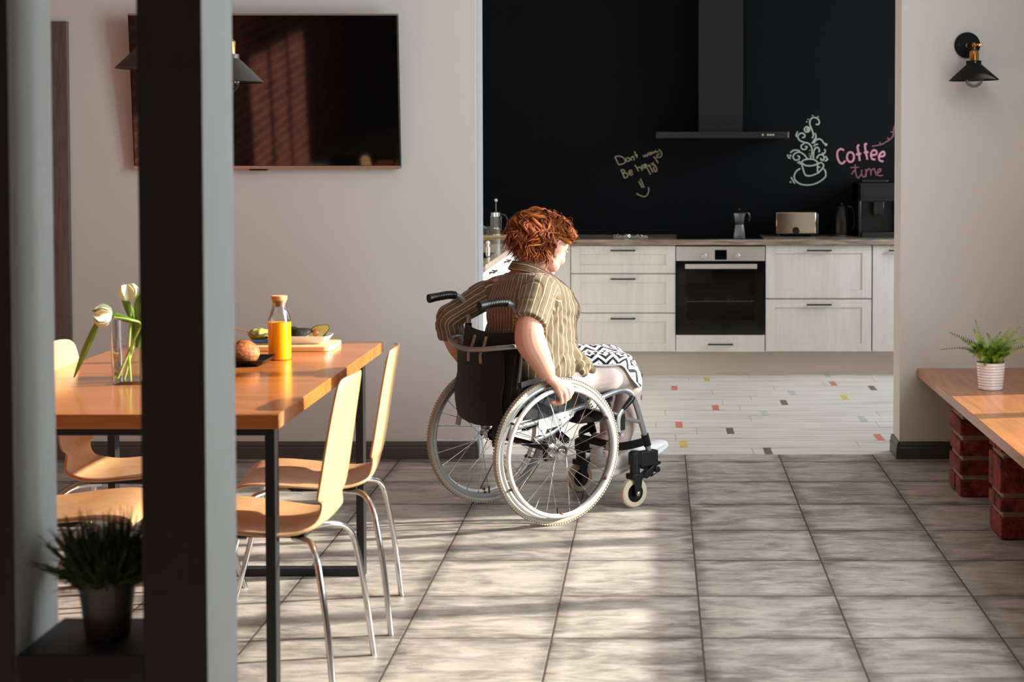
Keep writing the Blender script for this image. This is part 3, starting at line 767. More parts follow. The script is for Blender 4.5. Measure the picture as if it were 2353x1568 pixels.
pillar(1.350, 1.93, 7.13, 7.40, BH - .043, 'rough red brick pillar under the bench, the farther one by the wall', 1)
pillar(1.362, 1.93, 6.345, 6.57, BH - .043, 'rough red brick pillar under the bench, the nearer one at the picture edge', 2)
pf = thing('potted_fern', 'green fern in a white ribbed pot on the bench', 'potted plant', (1.524, 7.297 + .03, BH))
prof = [(0, 0), (.052, 0), (.0555, .003)]
for i in range(9):
    z = .006 + i * .0128; r = .0555 + .0105 * (z / .122)
    prof += [(r, z), (r + .0012, z + .0064), (r, z + .0122)]
prof += [(.067, .1225), (.067, .125), (.064, .125), (.062, .108), (0, .108)]
MB().lathe(prof, (0, 0, 0), 48).build('pot', 'white_ceramic', pf, local=True, ang=60)
MB().lathe([(0, .1), (.061, .1), (.058, .112), (0, .114)], (0, 0, 0)).build('soil', 'soil', pf, local=True)
def frond(px, py, dy, bend=.5, W=.024, b=(0, 0)):
    roll = random.choice((-1, 1)) * random.uniform(.45, 1.0)
    tip = at(px, py, 7.327 + dy) - Vector((1.524, 7.327, BH)); base = Vector((b[0], b[1], .11))
    q = MB(); mid = base.lerp(tip, .5) + Vector((0, 0, bend * (tip - base).length * .35))
    pts, _ = smooth([base, base.lerp(mid, .5) + Vector((0, 0, .008)), mid, tip], 0, 9)
    q.tube(pts, [.0016 * (1 - i / len(pts)) + .0005 for i in range(len(pts))], n=5)
    N = 34; Ls = len(pts) - 1
    for i in range(3, N):
        s_ = i / N; k = s_ * Ls; j = int(k); p = pts[j].lerp(pts[min(j + 1, Ls)], k - j)
        t = (pts[min(j + 1, Ls)] - pts[max(j - 1, 0)]).normalized(); side = t.cross(Vector((0, 0, 1)))
        if side.length < .2: side = t.cross(Vector((0, 1, 0)))
        side.normalize(); nn = side.cross(t); side = side * math.cos(roll) + nn * math.sin(roll); w = W * math.sin(PI * min(1, .18 + s_ * .82)) ** .7 + .0016
        for sg in (-1, 1):
            d = (side * sg + t * .45 - nn * .0 + Vector((0, 0, .15))).normalized(); e = p + d * w
            h = t * .0019
            kk = q.addv([p - h, p + d * w * .5 - h * 1.0 + nn * .0015, e, p + d * w * .5 + h * 1.1 + nn * .0015, p + h])
            q.face((kk, kk + 1, kk + 2, kk + 3, kk + 4))
    return q.build('frond', 'fern_green', pf, local=True)
for a in [(2160, 804, -.02, .5), (2180, 764, .05, .35), (2241, 735, .02, .12), (2238, 756, -.04, .3), (2225, 812, -.06, .75), (2322, 752, .05, .15), (2350, 748, -.02, .3), (2375, 772, .03, .4), (2372, 790, -.03, .25), (2318, 812, -.07, .5), (2262, 842, -.07, .9), (2300, 778, .06, .3), (2290, 800, -.05, .7), (2340, 762, .1, .2), (2210, 780, .1, .4), (2268, 765, .08, .2), (2250, 790, -.03, .6), (2305, 795, 0, .7), (2275, 800, -.06, .9), (2235, 822, -.09, .9), (2255, 830, -.1, 1.0), (2290, 822, -.1, 1.0), (2305, 835, -.08, 1.0), (2325, 800, -.02, .6), (2240, 800, .02, .7), (2262, 785, .02, .5), (2285, 772, .03, .4), (2300, 762, .0, .3), (2270, 815, -.1, 1.0), (2335, 782, -.06, .5), (2222, 792, -.02, .6), (2312, 790, .04, .5)]:
    frond(*a, b=(random.uniform(-.03, .03), random.uniform(-.03, .03)))
# wall lamp
pc = at(2222, 104, YB); lp_ = at(2238, 185, YB - .13)
wl = thing('wall_lamp', 'black cone wall lamp with brass socket and bare bulb on the right wall', 'wall lamp', (pc.x, YB, pc.z))
MB().lathe([(0, 0), (.060, 0), (.0635, .004), (.0635, .012), (.058, .018), (0, .020)], pc, 40, (0, -1, 0)).build('wall_plate', 'black_matte', wl)
jb = Vector((lp_.x + .002, YB - .125, lp_.z + .174))
MB().cyl(pc + Vector((-.003, -.018, -.002)), jb, .006, n=12).build('arm', 'brass', wl)
MB().ball(pc + Vector((-.003, -.02, -.002)), .009).build('arm_nut', 'satin_steel', wl)
MB().ball(pc + Vector((-.042, -.021, -.001)), (.006, .003, .006)).build('screw', 'black_metal', wl)
jt = MB(); jt.ball(jb, .0125); jt.cyl(jb, jb + Vector((0, 0, -.025)), .006); jt.build('joint', 'brass', wl)
wn_ = MB(); wn_.cyl(jb, jb + Vector((.02, 0, .002)), .004, n=10); wn_.obox(jb + Vector((.028, 0, .001)), (.009, 0, .003), (0, .003, 0), (0, 0, .007)); wn_.build('wing_nut', 'brass', wl, bevel=.002)
MB().lathe([(0, .150), (.008, .150), (.018, .146), (.0225, .138), (.0225, .134), (.024, .13), (.0225, .126), (.0235, .09), (.027, .088), (.027, .082), (0, .08)], lp_).build('socket', 'brass', wl)
MB().lathe([(.119, 0), (.121, .0025), (.037, .078), (.037, .096), (.034, .096), (.034, .078), (.117, .004)], lp_, 48, (-.02, 0, 1), caps=False).build('shade', 'black_matte', wl)
for k, a in enumerate((-1.6, 2.9, .6)):
    MB().ball(lp_ + Vector((.0385 * math.cos(a), .0385 * math.sin(a), .088)), .0042, 10, 6).build('shade_screw', 'satin_steel', wl)
bb = MB().lathe([(0, -.046), (.014, -.045), (.034, -.033), (.046, -.012), (.05, .008), (.045, .03), (.03, .055), (.017, .075), (.014, .09), (0, .09)], lp_ + Vector((0, 0, .01)), 40).build('bulb', 'thin_glass', wl)
MB().ctube([lp_ + Vector(v) for v in ((-.012, 0, .05), (-.016, 0, .01), (-.008, 0, .03), (0, 0, .005), (.008, 0, .03), (.016, 0, .01), (.012, 0, .05))], .0007, 5).build('filament', 'brass', bb)
# ------------------------------------------------------------------ kitchen
YC = 10.98
def X_(px, Y=YC): return at(px, 600, Y).x
def Z_(py, Y=YC): return at(1600, py, Y).z
ZB = Z_(809.5); CT = at(1600, 551, 10.95).z; CB_ = at(1600, 563.5, 10.95).z
def shaker(mb, x0, x1, z0, z1, y, fr=.065, rec=.007, flat=False):
    g = .0018; x0 += g; x1 -= g; z0 += g; z1 -= g; t = .02
    if flat: mb.box((x0, y, z0), (x1, y + t, z1)); return
    mb.box((x0, y, z0), (x0 + fr, y + t, z1)); mb.box((x1 - fr, y, z0), (x1, y + t, z1))
    f2 = fr * .86
    mb.box((x0 + fr, y, z0), (x1 - fr, y + t, z0 + f2)); mb.box((x0 + fr, y, z1 - f2), (x1 - fr, y + t, z1))
    mb.box((x0 + fr, y + rec, z0 + f2), (x1 - fr, y + t - .002, z1 - f2))
def handle(par, xc, z, y, w=.085):
    h = MB(); h.box((xc - w, y - .032, z - .005), (xc + w, y - .023, z + .005))
    for s in (-1, 1): h.box((xc + s * (w - .012) - .005, y - .025, z - .004), (xc + s * (w - .012) + .005, y + .001, z + .004))
    h.build('handle', 'black_metal', par, bevel=.001)
def unit(name, label, px0, px1, fronts, kind='drawer'):
    x0, x1 = X_(px0), X_(px1)
    t = thing(name, label, 'kitchen cabinet', ((x0 + x1) / 2, YC, 0), 0, 'kitchen base cabinets')
    MB().box((x0 + .001, YC + .021, ZB), (x1 - .001, KY - .01, CB_ - .002)).build('carcass', 'cabinet_wood', t, smooth=False)
    for (ya, yb, hy, hx, flat) in fronts:
        f = MB(); shaker(f, x0, x1, Z_(yb), Z_(ya), YC, flat=flat)
        o = f.build(kind, 'cabinet_wood', t, smooth=False, bevel=.0012)
        handle(o, X_(hx), Z_(hy), YC)
    return t
unit('drawer_cabinet', 'pale wood cabinet with three drawers left of the oven', 1311.5, 1552.5, [(565, 628.5, 575.5, 1431.5, False), (630, 719, 641, 1431.5, False), (720.5, 808.5, 732, 1431.5, False)])
unit('drawer_cabinet', 'pale wood cabinet with two deep drawers right of the oven', 1759, 2003.5, [(563.5, 686, 575.5, 1882, False), (688, 808.5, 700, 1882, False)])
unit('door_cabinet', 'pale wood cabinet partly hidden by the wall at the right end', 2005, 2200, [(563.5, 808.5, 575.5, 2070, False)], 'door')
XFL = -.934
# corner filler
o = MB().box((XFL, YC + .003, ZB), (X_(1310.5), YC + .02, CB_ - .002)).build('corner_panel', 'cabinet_wood', None, smooth=False, bevel=.001)
tag(o, 'plain pale wood filler panel in the corner behind the person', 'panel')
o = MB().box((X_(1200), 11.09, 0), (XK1 - .01, 11.11, ZB - .001)).build('plinth', 'plinth_wood', None, smooth=False)
tag(o, 'long pale wooden toe board under the back cabinets', 'plinth')
# oven housing unit
xo0, xo1 = X_(1553), X_(1758)
ov = thing('oven', 'built-in oven with black glass door and steel control panel', 'oven', ((xo0 + xo1) / 2, YC, 0))
xi0, xi1, zi0, zi1 = X_(1577), X_(1734), Z_(736), Z_(622)
mb = MB(); z0, z1 = Z_(768), Z_(566.5)
mb.box((xo0 + .003, YC + .02, z0), (xo0 + .05, KY - .05, z1)); mb.box((xo1 - .05, YC + .02, z0), (xo1 - .003, KY - .05, z1))
mb.box((xo0 + .003, YC + .02, z0), (xo1 - .003, KY - .05, z0 + .05)); mb.box((xo0 + .003, YC + .02, Z_(612)), (xo1 - .003, KY - .05, z1)); mb.box((xo0 + .003, KY - .1, z0), (xo1 - .003, KY - .05, z1))
mb.build('cavity', 'oven_cavity', ov, smooth=False)
MB().box((xo0 + .002, YC - .004, Z_(600)), (xo1 - .002, YC + .02, Z_(566.5))).build('control_panel', 'satin_steel', ov, bevel=.0015)
mb = MB(); a, b = Z_(768), Z_(602)
mb.box((xo0 + .002, YC - .006, a), (xi0, YC + .018, b)); mb.box((xi1, YC - .006, a), (xo1 - .002, YC + .018, b)); mb.box((xi0, YC - .006, a), (xi1, YC + .018, zi0)); mb.box((xi0, YC - .006, zi1), (xi1, YC + .018, b))
dr = mb.build('door', 'black_gloss', ov, smooth=False)
m_ = mat('smoked_glass', (120, 118, 110), .03, spec=.6); nt = NT(m_)
nt.b.inputs['Alpha'].default_value = .35; nt.b.inputs['Base Color'].default_value = (.004, .004, .004, 1)
MB().box((xi0, YC - .005, zi0), (xi1, YC + .0, zi1)).build('window', 'smoked_glass', dr, smooth=False)
mb = MB(); zh = Z_(611.5); mb.box((X_(1574), YC - .05, zh - .016), (X_(1738.5), YC - .036, zh + .016))
for px in (1590, 1722): mb.box((X_(px) - .012, YC - .04, zh - .01), (X_(px) + .012, YC - .005, zh + .01))
mb.build('handle', 'satin_steel', dr, bevel=.002)
mb = MB(); zr = Z_(694)
mb.cyl((xi0 - .005, YC + .04, zr), (xi1 + .005, YC + .04, zr), .004, n=8)
for k in range(12): x = xi0 + .01 + (xi1 - xi0 - .02) * k / 11; mb.cyl((x, YC + .04, zr), (x, YC + .4, zr), .002, n=6)
for s in (-1, 1):
    x = xi0 + .003 if s < 0 else xi1 - .003
    for zz in (0, .03, .06, .1, .14, .17): mb.cyl((x, YC + .03, zr - .06 + zz), (x, YC + .3, zr - .06 + zz), .0025, n=6)
mb.build('wire_rack', 'steel', ov)
for px in (1618, 1694.5):
    MB().lathe([(0, 0), (.020, 0), (.020, .004), (.0165, .005), (.0155, .022), (.013, .024), (0, .024)], (X_(px), YC - .004, Z_(588)), 28, (0, -1, 0)).build('knob', 'satin_steel', ov)
MB().box((X_(1642.5), YC - .0055, Z_(597)), (X_(1670), YC - .004, Z_(574.5))).build('display', 'black_gloss', ov, smooth=False)
t = thing('drawer_cabinet', 'single shallow drawer under the oven', 'kitchen cabinet', ((xo0 + xo1) / 2, YC, 0), 0, 'kitchen base cabinets')
MB().box((xo0 + .003, YC + .021, ZB), (xo1 - .003, KY - .02, Z_(770) - .002)).build('carcass', 'cabinet_wood', t, smooth=False)
f = MB(); shaker(f, xo0, xo1, ZB, Z_(769.5), YC, flat=True); o = f.build('drawer', 'cabinet_wood', t, smooth=False, bevel=.001); handle(o, X_(1655.5), Z_(791), YC)
# worktop: L shape
XF = -.912
wt = MB(); wt.prism([(XF, 8.45), (XF, 10.95), (XK1 - .005, 10.95), (XK1 - .005, KY - .003), (XK0 + .003, KY - .003), (XK0 + .003, 8.45)], CB_, CT, 'XY')
o = wt.build('worktop', 'counter_wood', None, smooth=False, bevel=.003)
tag(o, 'L-shaped grey-brown worktop over the kitchen cabinets', 'worktop')
# left run of cabinets, fronts facing the window
def side_unit(y0, y1, label, n):
    t = thing('drawer_cabinet', label, 'kitchen cabinet', (XF - .3, (y0 + y1) / 2, 0), 0, 'kitchen base cabinets')
    MB().box((XK0 + .01, y0 + .001, ZB), (XF - .04, y1 - .001, CB_ - .002)).build('carcass', 'cabinet_wood', t, smooth=False)
    for k in range(n):
        za = ZB + (CB_ - ZB) * k / n; zb = ZB + (CB_ - ZB) * (k + 1) / n
        f = MB(); shaker(f, y0, y1, za, zb, 0)
        f.v = [Vector((XF - .02 - v.y, v.x, v.z)) for v in f.v]
        o = f.build('drawer', 'cabinet_wood', t, smooth=False, bevel=.0012)
        yc = (y0 + y1) / 2; h = MB(); z = zb - .032
        h.box((XF + .003, yc - .085, z - .005), (XF + .012, yc + .085, z + .005))
        for s in (-1, 1): h.box((XF - .02, yc + s * .073 - .005, z - .004), (XF + .005, yc + s * .073 + .005, z + .004))
        h.build('handle', 'black_metal', o, bevel=.001)
side_unit(10.2, 10.982, 'sunlit pale drawer cabinet in the left corner, behind the person', 3)
side_unit(9.5, 10.2, 'sunlit pale drawer cabinet along the left counter, second from the corner', 3)
side_unit(8.47, 9.5, 'pale drawer cabinet at the near end of the left counter, beside the wall edge', 2)
o = MB().box((XK0 + .02, 8.47, 0), (XF - .1, 11.0, ZB - .001)).build('plinth', 'plinth_wood', None, smooth=False)
tag(o, 'short pale wooden toe board under the left counter', 'plinth')
mb = MB(); mb.box((-1.5, 8.75, CT), (-.96, 9.0, CT + .006)); mb.box((-1.5, 9.0, CT), (-.96, 9.5, CT + .004))
o = mb.build('sink', 'black_gloss', None, bevel=.002); tag(o, 'black sink inset in the left counter beside the wall edge', 'sink')
# extractor hood
yh = 11.13
hx0, hx1 = X_(1507, yh), X_(1812, yh)
hd = thing('extractor_hood', 'black T-shaped extractor hood with tall chimney on the black wall', 'extractor hood', ((hx0 + hx1) / 2, KY, Z_(318, yh)))
MB().box((hx0, yh, Z_(317.5, yh)), (hx1, KY - .002, Z_(303, yh))).build('hood_body', 'hood_m' if 'hood_m' in M else 'black_metal', hd, bevel=.002)
yc_ = 11.34
mat('hood_black', (24, 24, 24), .5, spec=.35)
MB().box((X_(1605, yc_), yc_, Z_(303, yh) - .001), (X_(1705.5, yc_), KY - .002, CEIL - .002)).build('chimney', 'hood_black', hd, bevel=.002)
hd.children[0].data.materials[0] = M['hood_black']
for px in (1752, 1764, 1770, 1776):
    MB().lathe([(0, 0), (.0075, 0), (.0065, .003), (0, .003)], (X_(px, yh), yh, Z_(310, yh)), 12, (0, -1, 0)).build('button', 'satin_steel', hd)
MB().box((hx1 - .008, yh - .001, Z_(317, yh)), (hx1 + .0015, yh + .01, Z_(303.5, yh))).build('end_cap', 'steel', hd)
# hob
xa, xb = X_(1556, 11.1), X_(1752, 11.1)
o = MB().box((xa, 10.99, CT), (xb, 11.5, CT + .006)).build('hob', 'black_gloss', None, bevel=.002); tag(o, 'black glass hob set in the worktop above the oven', 'hob')
# moka pot
def oct_(r, z, o=(0, 0)): return [(o[0] + r * math.cos(PI / 8 + k * PI / 4), o[1] + r * math.sin(PI / 8 + k * PI / 4), z) for k in range(8)]
mp = at(1698, 540, 11.2); mk = thing('moka_pot', 'small metal moka pot standing on the hob', 'coffee pot', (mp.x, 11.2, CT + .006), .2)
MB().loft([oct_(.042, 0), oct_(.043, .01), oct_(.031, .085), oct_(.033, .09)]).build('boiler', 'moka_metal', mk, local=True, ang=15)
MB().loft([oct_(.031, .09), oct_(.033, .095), oct_(.044, .165), oct_(.046, .168), oct_(.02, .180), oct_(.004, .183)]).build('jug', 'moka_metal', mk, local=True, ang=15)
MB().lathe([(0, .18), (.009, .184), (.012, .192), (.008, .2), (0, .202)]).build('lid_knob', 'black_plastic', mk, local=True)
MB().ctube([(.035, 0, .16), (.06, 0, .165), (.072, 0, .15), (.07, 0, .11)], [.008, .009, .008, .006], 8).build('handle', 'black_plastic', mk, local=True)
# toaster
ty = 11.33; x0, x1 = X_(1783, ty), X_(1875, ty); z1 = Z_(488, ty)
to = thing('toaster', 'shiny copper-coloured toaster with black sides on the worktop', 'toaster', ((x0 + x1) / 2, ty, CT))
MB().box((x0 - .004, ty + .004, CT + .012), (x1 + .022, ty + .17, z1 - .002)).build('housing', 'black_plastic', to, bevel=.015, seg=4)
MB().box((x0, ty, CT + .02), (x1, ty + .012, z1)).build('front_panel', 'toaster_front', to, bevel=.006, seg=3)
MB().lathe([(0, 0), (.026, 0), (.026, .012), (.022, .018), (0, .018)], ((x0 + x1) / 2 - .0, ty, CT + .042), 24, (0, -1, 0)).build('dial', 'black_plastic', to)
for x in (x0 + .02, x1 - .02):
    for y in (ty + .03, ty + .14): MB().cyl((x, y, CT), (x, y, CT + .014), .01, n=10).build('foot', 'black_plastic', to)
# kettle
kp = at(1943, 540, 11.36); kt2 = thing('electric_kettle', 'black electric kettle between the toaster and the coffee machine', 'kettle', (kp.x - .022, 11.38, CT))
MB().lathe([(0, .012), (.066, .012), (.068, .03), (.062, .12), (.048, .19), (.04, .205), (.02, .22), (0, .222)]).build('body', 'black_plastic', kt2, local=True)
MB().lathe([(0, 0), (.07, 0), (.072, .006), (.066, .011), (0, .011)]).build('base', 'steel', kt2, local=True)
MB().ctube([(.035, -.01, .21), (.07, -.015, .20), (.084, -.018, .14), (.078, -.018, .07), (.062, -.012, .045)], .008, 10).build('handle', 'black_plastic', kt2, local=True)
MB().lathe([(0, .222), (.012, .222), (.013, .235), (0, .24)]).build('lid_knob', 'black_plastic', kt2, local=True)
# coffee machine
cy = 11.22; x0, x1 = X_(1972, cy), X_(2066, cy); zt = Z_(421, cy)
cm = thing('coffee_machine', 'tall black coffee machine at the right end of the worktop', 'coffee machine', ((x0 + x1) / 2, cy, CT))
mb = MB(); mb.box((x0, cy + .13, CT), (x1, cy + .37, zt)); mb.box((x0, cy, zt - .13), (x1, cy + .37, zt)); mb.box((x0, cy + .0, CT), (x0 + .02, cy + .2, zt)); mb.box((x1 - .02, cy, CT), (x1, cy + .2, zt))
mb.build('housing', 'black_plastic', cm, bevel=.006)
mb = MB(); mb.box((x0 + .022, cy - .01, CT), (x1 - .022, cy + .13, CT + .035)); mb.build('drip_tray', 'black_metal', cm, bevel=.003)
mb = MB(); xm = (x0 + x1) / 2; mb.box((xm - .035, cy - .005, zt - .22), (xm + .035, cy + .1, zt - .13)); mb.cyl((xm - .012, cy + .03, zt - .245), (xm - .012, cy + .03, zt - .22), .006); mb.cyl((xm + .012, cy + .03, zt - .245), (xm + .012, cy + .03, zt - .22), .006)
mb.build('spout', 'black_gloss', cm, bevel=.003)
MB().box((x0 + .03, cy - .002, zt - .10), (x1 - .03, cy, zt - .03)).build('display', 'black_gloss', cm)
MB().box((x0 + .05, cy + .2, zt), (x1 - .05, cy + .35, zt + .02)).build('bean_lid', 'black_gloss', cm, bevel=.004)
# french press, glasses and board
fy = 11.25; fp = at(1140, 540, fy)
o = MB().box((fp.x - .11, fy - .07, CT), (fp.x + .085, fy + .1, CT + .016)).build('serving_board', 'board_light', None, bevel=.003); tag(o, 'small wooden serving board under the french press in the left corner', 'board')
fpz = CT + .016; fr = thing('french_press', 'glass french press with a raised plunger on the serving board', 'coffee press', (fp.x, fy, fpz))
MB().lathe([(0, .004), (.034, .004), (.036, .008), (.036, .15), (.034, .15), (.034, .01), (0, .008)]).build('beaker', 'thin_glass', fr, local=True)
mb = MB(); mb.lathe([(.036, 0), (.0385, 0), (.0385, .006), (.036, .006)], caps=False); mb.lathe([(.0365, .13), (.0375, .13), (.0375, .15), (.0365, .15)], caps=False)
for a in (.4, 1.97, 3.54, 5.11): mb.box((.037 * math.cos(a) - .002, .037 * math.sin(a) - .002, 0), (.037 * math.cos(a) + .002, .037 * math.sin(a) + .002, .14))
mb.build('frame', 'chrome', fr, local=True)
MB().lathe([(0, .15), (.040, .15), (.040, .158), (.026, .17), (.006, .173), (0, .173)]).build('lid', 'chrome', fr, local=True)
mb = MB(); mb.cyl((0, 0, .05), (0, 0, .235), .0025, n=8); mb.lathe([(0, .045), (.033, .045), (.033, .052), (0, .052)]); mb.build('plunger', 'chrome', fr, local=True)
MB().ball((0, 0, .243), .0115).build('plunger_knob', 'white_ceramic', fr, local=True)
MB().ctube([(.037, -.005, .145), (.065, -.012, .14), (.082, -.016, .11), (.078, -.016, .065), (.058, -.012, .03), (.037, -.006, .02)], .0055, 10).build('handle', 'black_gloss', fr, local=True)
MB().lathe([(0, .008), (.033, .008), (.033, .045), (0, .045)]).build('tea', 'salad', fr, local=True)
for dx, dy in ((-.062, .0), (-.075, .065)):
    o = MB().lathe([(0, 0), (.022, 0), (.028, .058), (.0265, .058), (.021, .003), (0, .003)]).build('drinking_glass', 'thin_glass', None); o.location = (fp.x + dx, fy + dy, fpz)
    tag(o, 'small clear glass left of the french press, ' + ('in front of the other one' if dy == 0 else 'at the back of the board'), 'glass', 'small glasses on the serving board')
sd = at(1121, 575, 9.6)
t = thing('soap_dispenser', 'small bright metal soap dispenser on the left counter beside the wall edge', 'soap dispenser', (sd.x, 9.6, CT))
MB().lathe([(0, 0), (.012, 0), (.012, .03), (.006, .034), (.005, .05), (0, .05)]).build('body', 'satin_steel', t, local=True)
MB().ball((0, 0, .055), .012).build('pump_head', 'white_ceramic', t, local=True)
tr = at(1449, 546, 11.15); mb = MB()
for k in range(12): x = tr.x - .11 + .02 * k; mb.torus((x, 11.15 + .012 * math.sin(k * 2.1), CT + .012 + .004 * math.sin(k * 1.7)), .009, .0022, (math.sin(k), 1, .4 * math.cos(k * 2)), 16, 6)
mb.cyl((tr.x - .12, 11.15, CT + .004), (tr.x + .115, 11.15, CT + .004), .003, n=8); mb.cyl((tr.x - .12, 11.19, CT + .004), (tr.x + .115, 11.19, CT + .004), .003, n=8)
o = mb.build('metal_chain_trivet', 'chrome', None); tag(o, 'strip of small silvery metal rings on the worktop left of the hob', 'trivet')
# chalk writing and drawing on the black wall
def strokes(name, data, m_, ox, oy, sc_, r, label, cat, par=None):
    mb = MB()
    for s in data.split(';'):
        v = [float(a) for a in s.replace(',', ' ').split()]
        if not v: continue
        if len(v) == 3 or len(v) == 4:
            cx, cy_ = v[0], v[1]; rx = v[2]; ry = v[3] if len(v) == 4 and v[3] < 0 else None
            if ry is not None or len(v) == 3:
                ry = -ry if ry is not None else rx
                pts = [(cx + rx * math.cos(a), cy_ + ry * math.sin(a)) for a in [2 * PI * k / 20 for k in range(21)]]
            else: pts = [(v[0], v[1]), (v[2], v[3])]
        else: pts = list(zip(v[::2], v[1::2]))
        P = [at(ox + x / sc_, oy + y / sc_, KY - .0012) for x, y in pts]
        P, R = smooth(P, [r] * len(P), 4)
        rr = [q * (1 + .22 * noise.noise(Vector((p.x * 60, p.z * 60, 3)))) for p, q in zip(P, R)]
        mb.tube(P, rr, n=8, flat=.15, up=(0, 1, 0))
    o = mb.build(name, m_, par, smooth=False)
    if par is None: tag(o, label, cat)
    return o
YEL = "240,425,330,620;240,425,330,405,420,430,485,500,480,560,420,595,330,615;550,490,45;610,450,640,515;615,470,650,420,690,440,705,510;690,400,700,415;705,290,780,450;720,385,790,380;915,380,955,430,975,375,1015,410,1030,335;1085,345,28;1130,310,1150,360;1135,325,1175,300;1180,300,1195,345;1185,310,1215,285;1215,265,1245,315,1290,290;1290,245,1340,290,1365,360,1340,420,1290,440,1240,420,1260,380,1310,350;1165,430,1200,450,1280,580;385,740,430,840,470,935;385,740,440,735,475,780,440,820,420,820;430,830,510,810,545,860,530,910,470,935;580,820,640,800,640,755,600,750,575,790,590,850,640,855,680,830;720,620,810,770;775,700,820,670,860,690,905,750;920,660,34;950,630,975,700;990,650,1095,850;1000,650,950,610,975,600,1010,640;1065,610,1150,800;1070,620,1040,640,1100,660;1110,580,1150,610,1165,560;1160,620,1210,640,1250,740,1220,780,1180,740,1175,660;810,1010,900,1165;850,950,945,1165;755,1305,860,1360,950,1380,1010,1340,1050,1260,1045,1150"
strokes('chalk_writing', YEL, 'chalk_yellow', 1390, 320, 10.453, .0040, 'yellow chalk words with a smiling face on the black wall', 'chalk writing')
CUP = "640,580,665,530,640,440,605,350,610,270,660,225,730,240,765,290,750,345,705,340;650,185,656,198;740,205,750,220;566,250,578,262;545,292,556,308;555,430,45;570,430,18;395,465,370,520,375,560;470,570,515,560,510,510,450,495,400,540,420,610,500,650,580,670,635,740,640,840,610,930;510,670,455,710,470,765,530,770,555,730,520,720;690,490,710,550,680,610,640,670;670,670,720,605,790,600,840,660,880,690;880,690,12;670,720,700,690,745,685;665,930,670,820,700,750,740,740,770,790,750,820;850,770,870,800,850,840,810,840;720,930,760,870,820,865,850,910,830,960,790,945,800,920;870,890,905,945,860,975;270,830,320,790,380,785,430,800;570,950,510,870,430,820,350,840,315,900,350,955,410,945,425,900,385,880;220,860,235,910,275,930;268,880,8;600,785,603,795;594,840,597,850;594,880,596,890;390,1010,430,980,435,1030;460,1000,500,955,590,940,680,950,740,1005,690,1040,600,1055,520,1045,460,1000;460,1010,490,1120,530,1215,620,1225,720,1190;740,1005,735,1100,740,1190;745,1020,800,1000,840,1050,810,1110,740,1185;750,1070,780,1080;440,1100,370,1150,335,1230,360,1310,450,1370,580,1385,700,1360,810,1300,875,1230,870,1150,840,1105;280,1250,345,1360;262,1320,280,1345"
strokes('chalk_drawing', CUP, 'chalk_mint', 1780, 240, 7.466, .0050, 'pale chalk drawing of a steaming cup on a saucer', 'chalk drawing')
PINK = "1190,790,1130,765,1080,810,1075,900,1110,990,1160,1015,1215,965;1300,905,60,-85;1455,700,1420,720,1440,840,1460,970;1395,860,1485,845;1585,690,1550,680,1560,800,1590,950;1530,830,1610,820;1655,870,1740,860,1740,800,1690,790,1650,850,1670,935,1730,945;1790,900,1875,880,1880,820,1840,820,1790,880,1800,960,1865,980"
cw = thing('chalk_writing', 'pink chalk words with a curling flourish at the right of the black wall', 'chalk writing', (at(2000, 370, KY).x, KY, at(2000, 370, KY).z))
strokes('upper_word', PINK, 'chalk_pink', 1780, 240, 7.466, .0072, '', '', cw)
strokes('lower_word', "1380,1030,1385,1150,1410,1240,1440,1265,1480,1200;1300,1085,1445,1080;1385,1110,1315,1200;1490,1120,1500,1220,1540,1245,1570,1180;1565,1110,1570,1245;1575,1160,1610,1105,1645,1130,1650,1220;1650,1150,1700,1100,1725,1150,1740,1225;1770,1180,1820,1140,1810,1105,1775,1130,1760,1200,1800,1225,1860,1215", 'chalk_plum', 1780, 240, 7.466, .0045, '', '', cw)
strokes('flourish', "1670,720,1760,705,1850,680,1920,640,1990,590,2035,530,2040,450,2060,360;1935,570,1960,600;1800,650,1820,690;1990,470,2035,475", 'chalk_plum', 1780, 240, 7.466, .0042, '', '', cw)
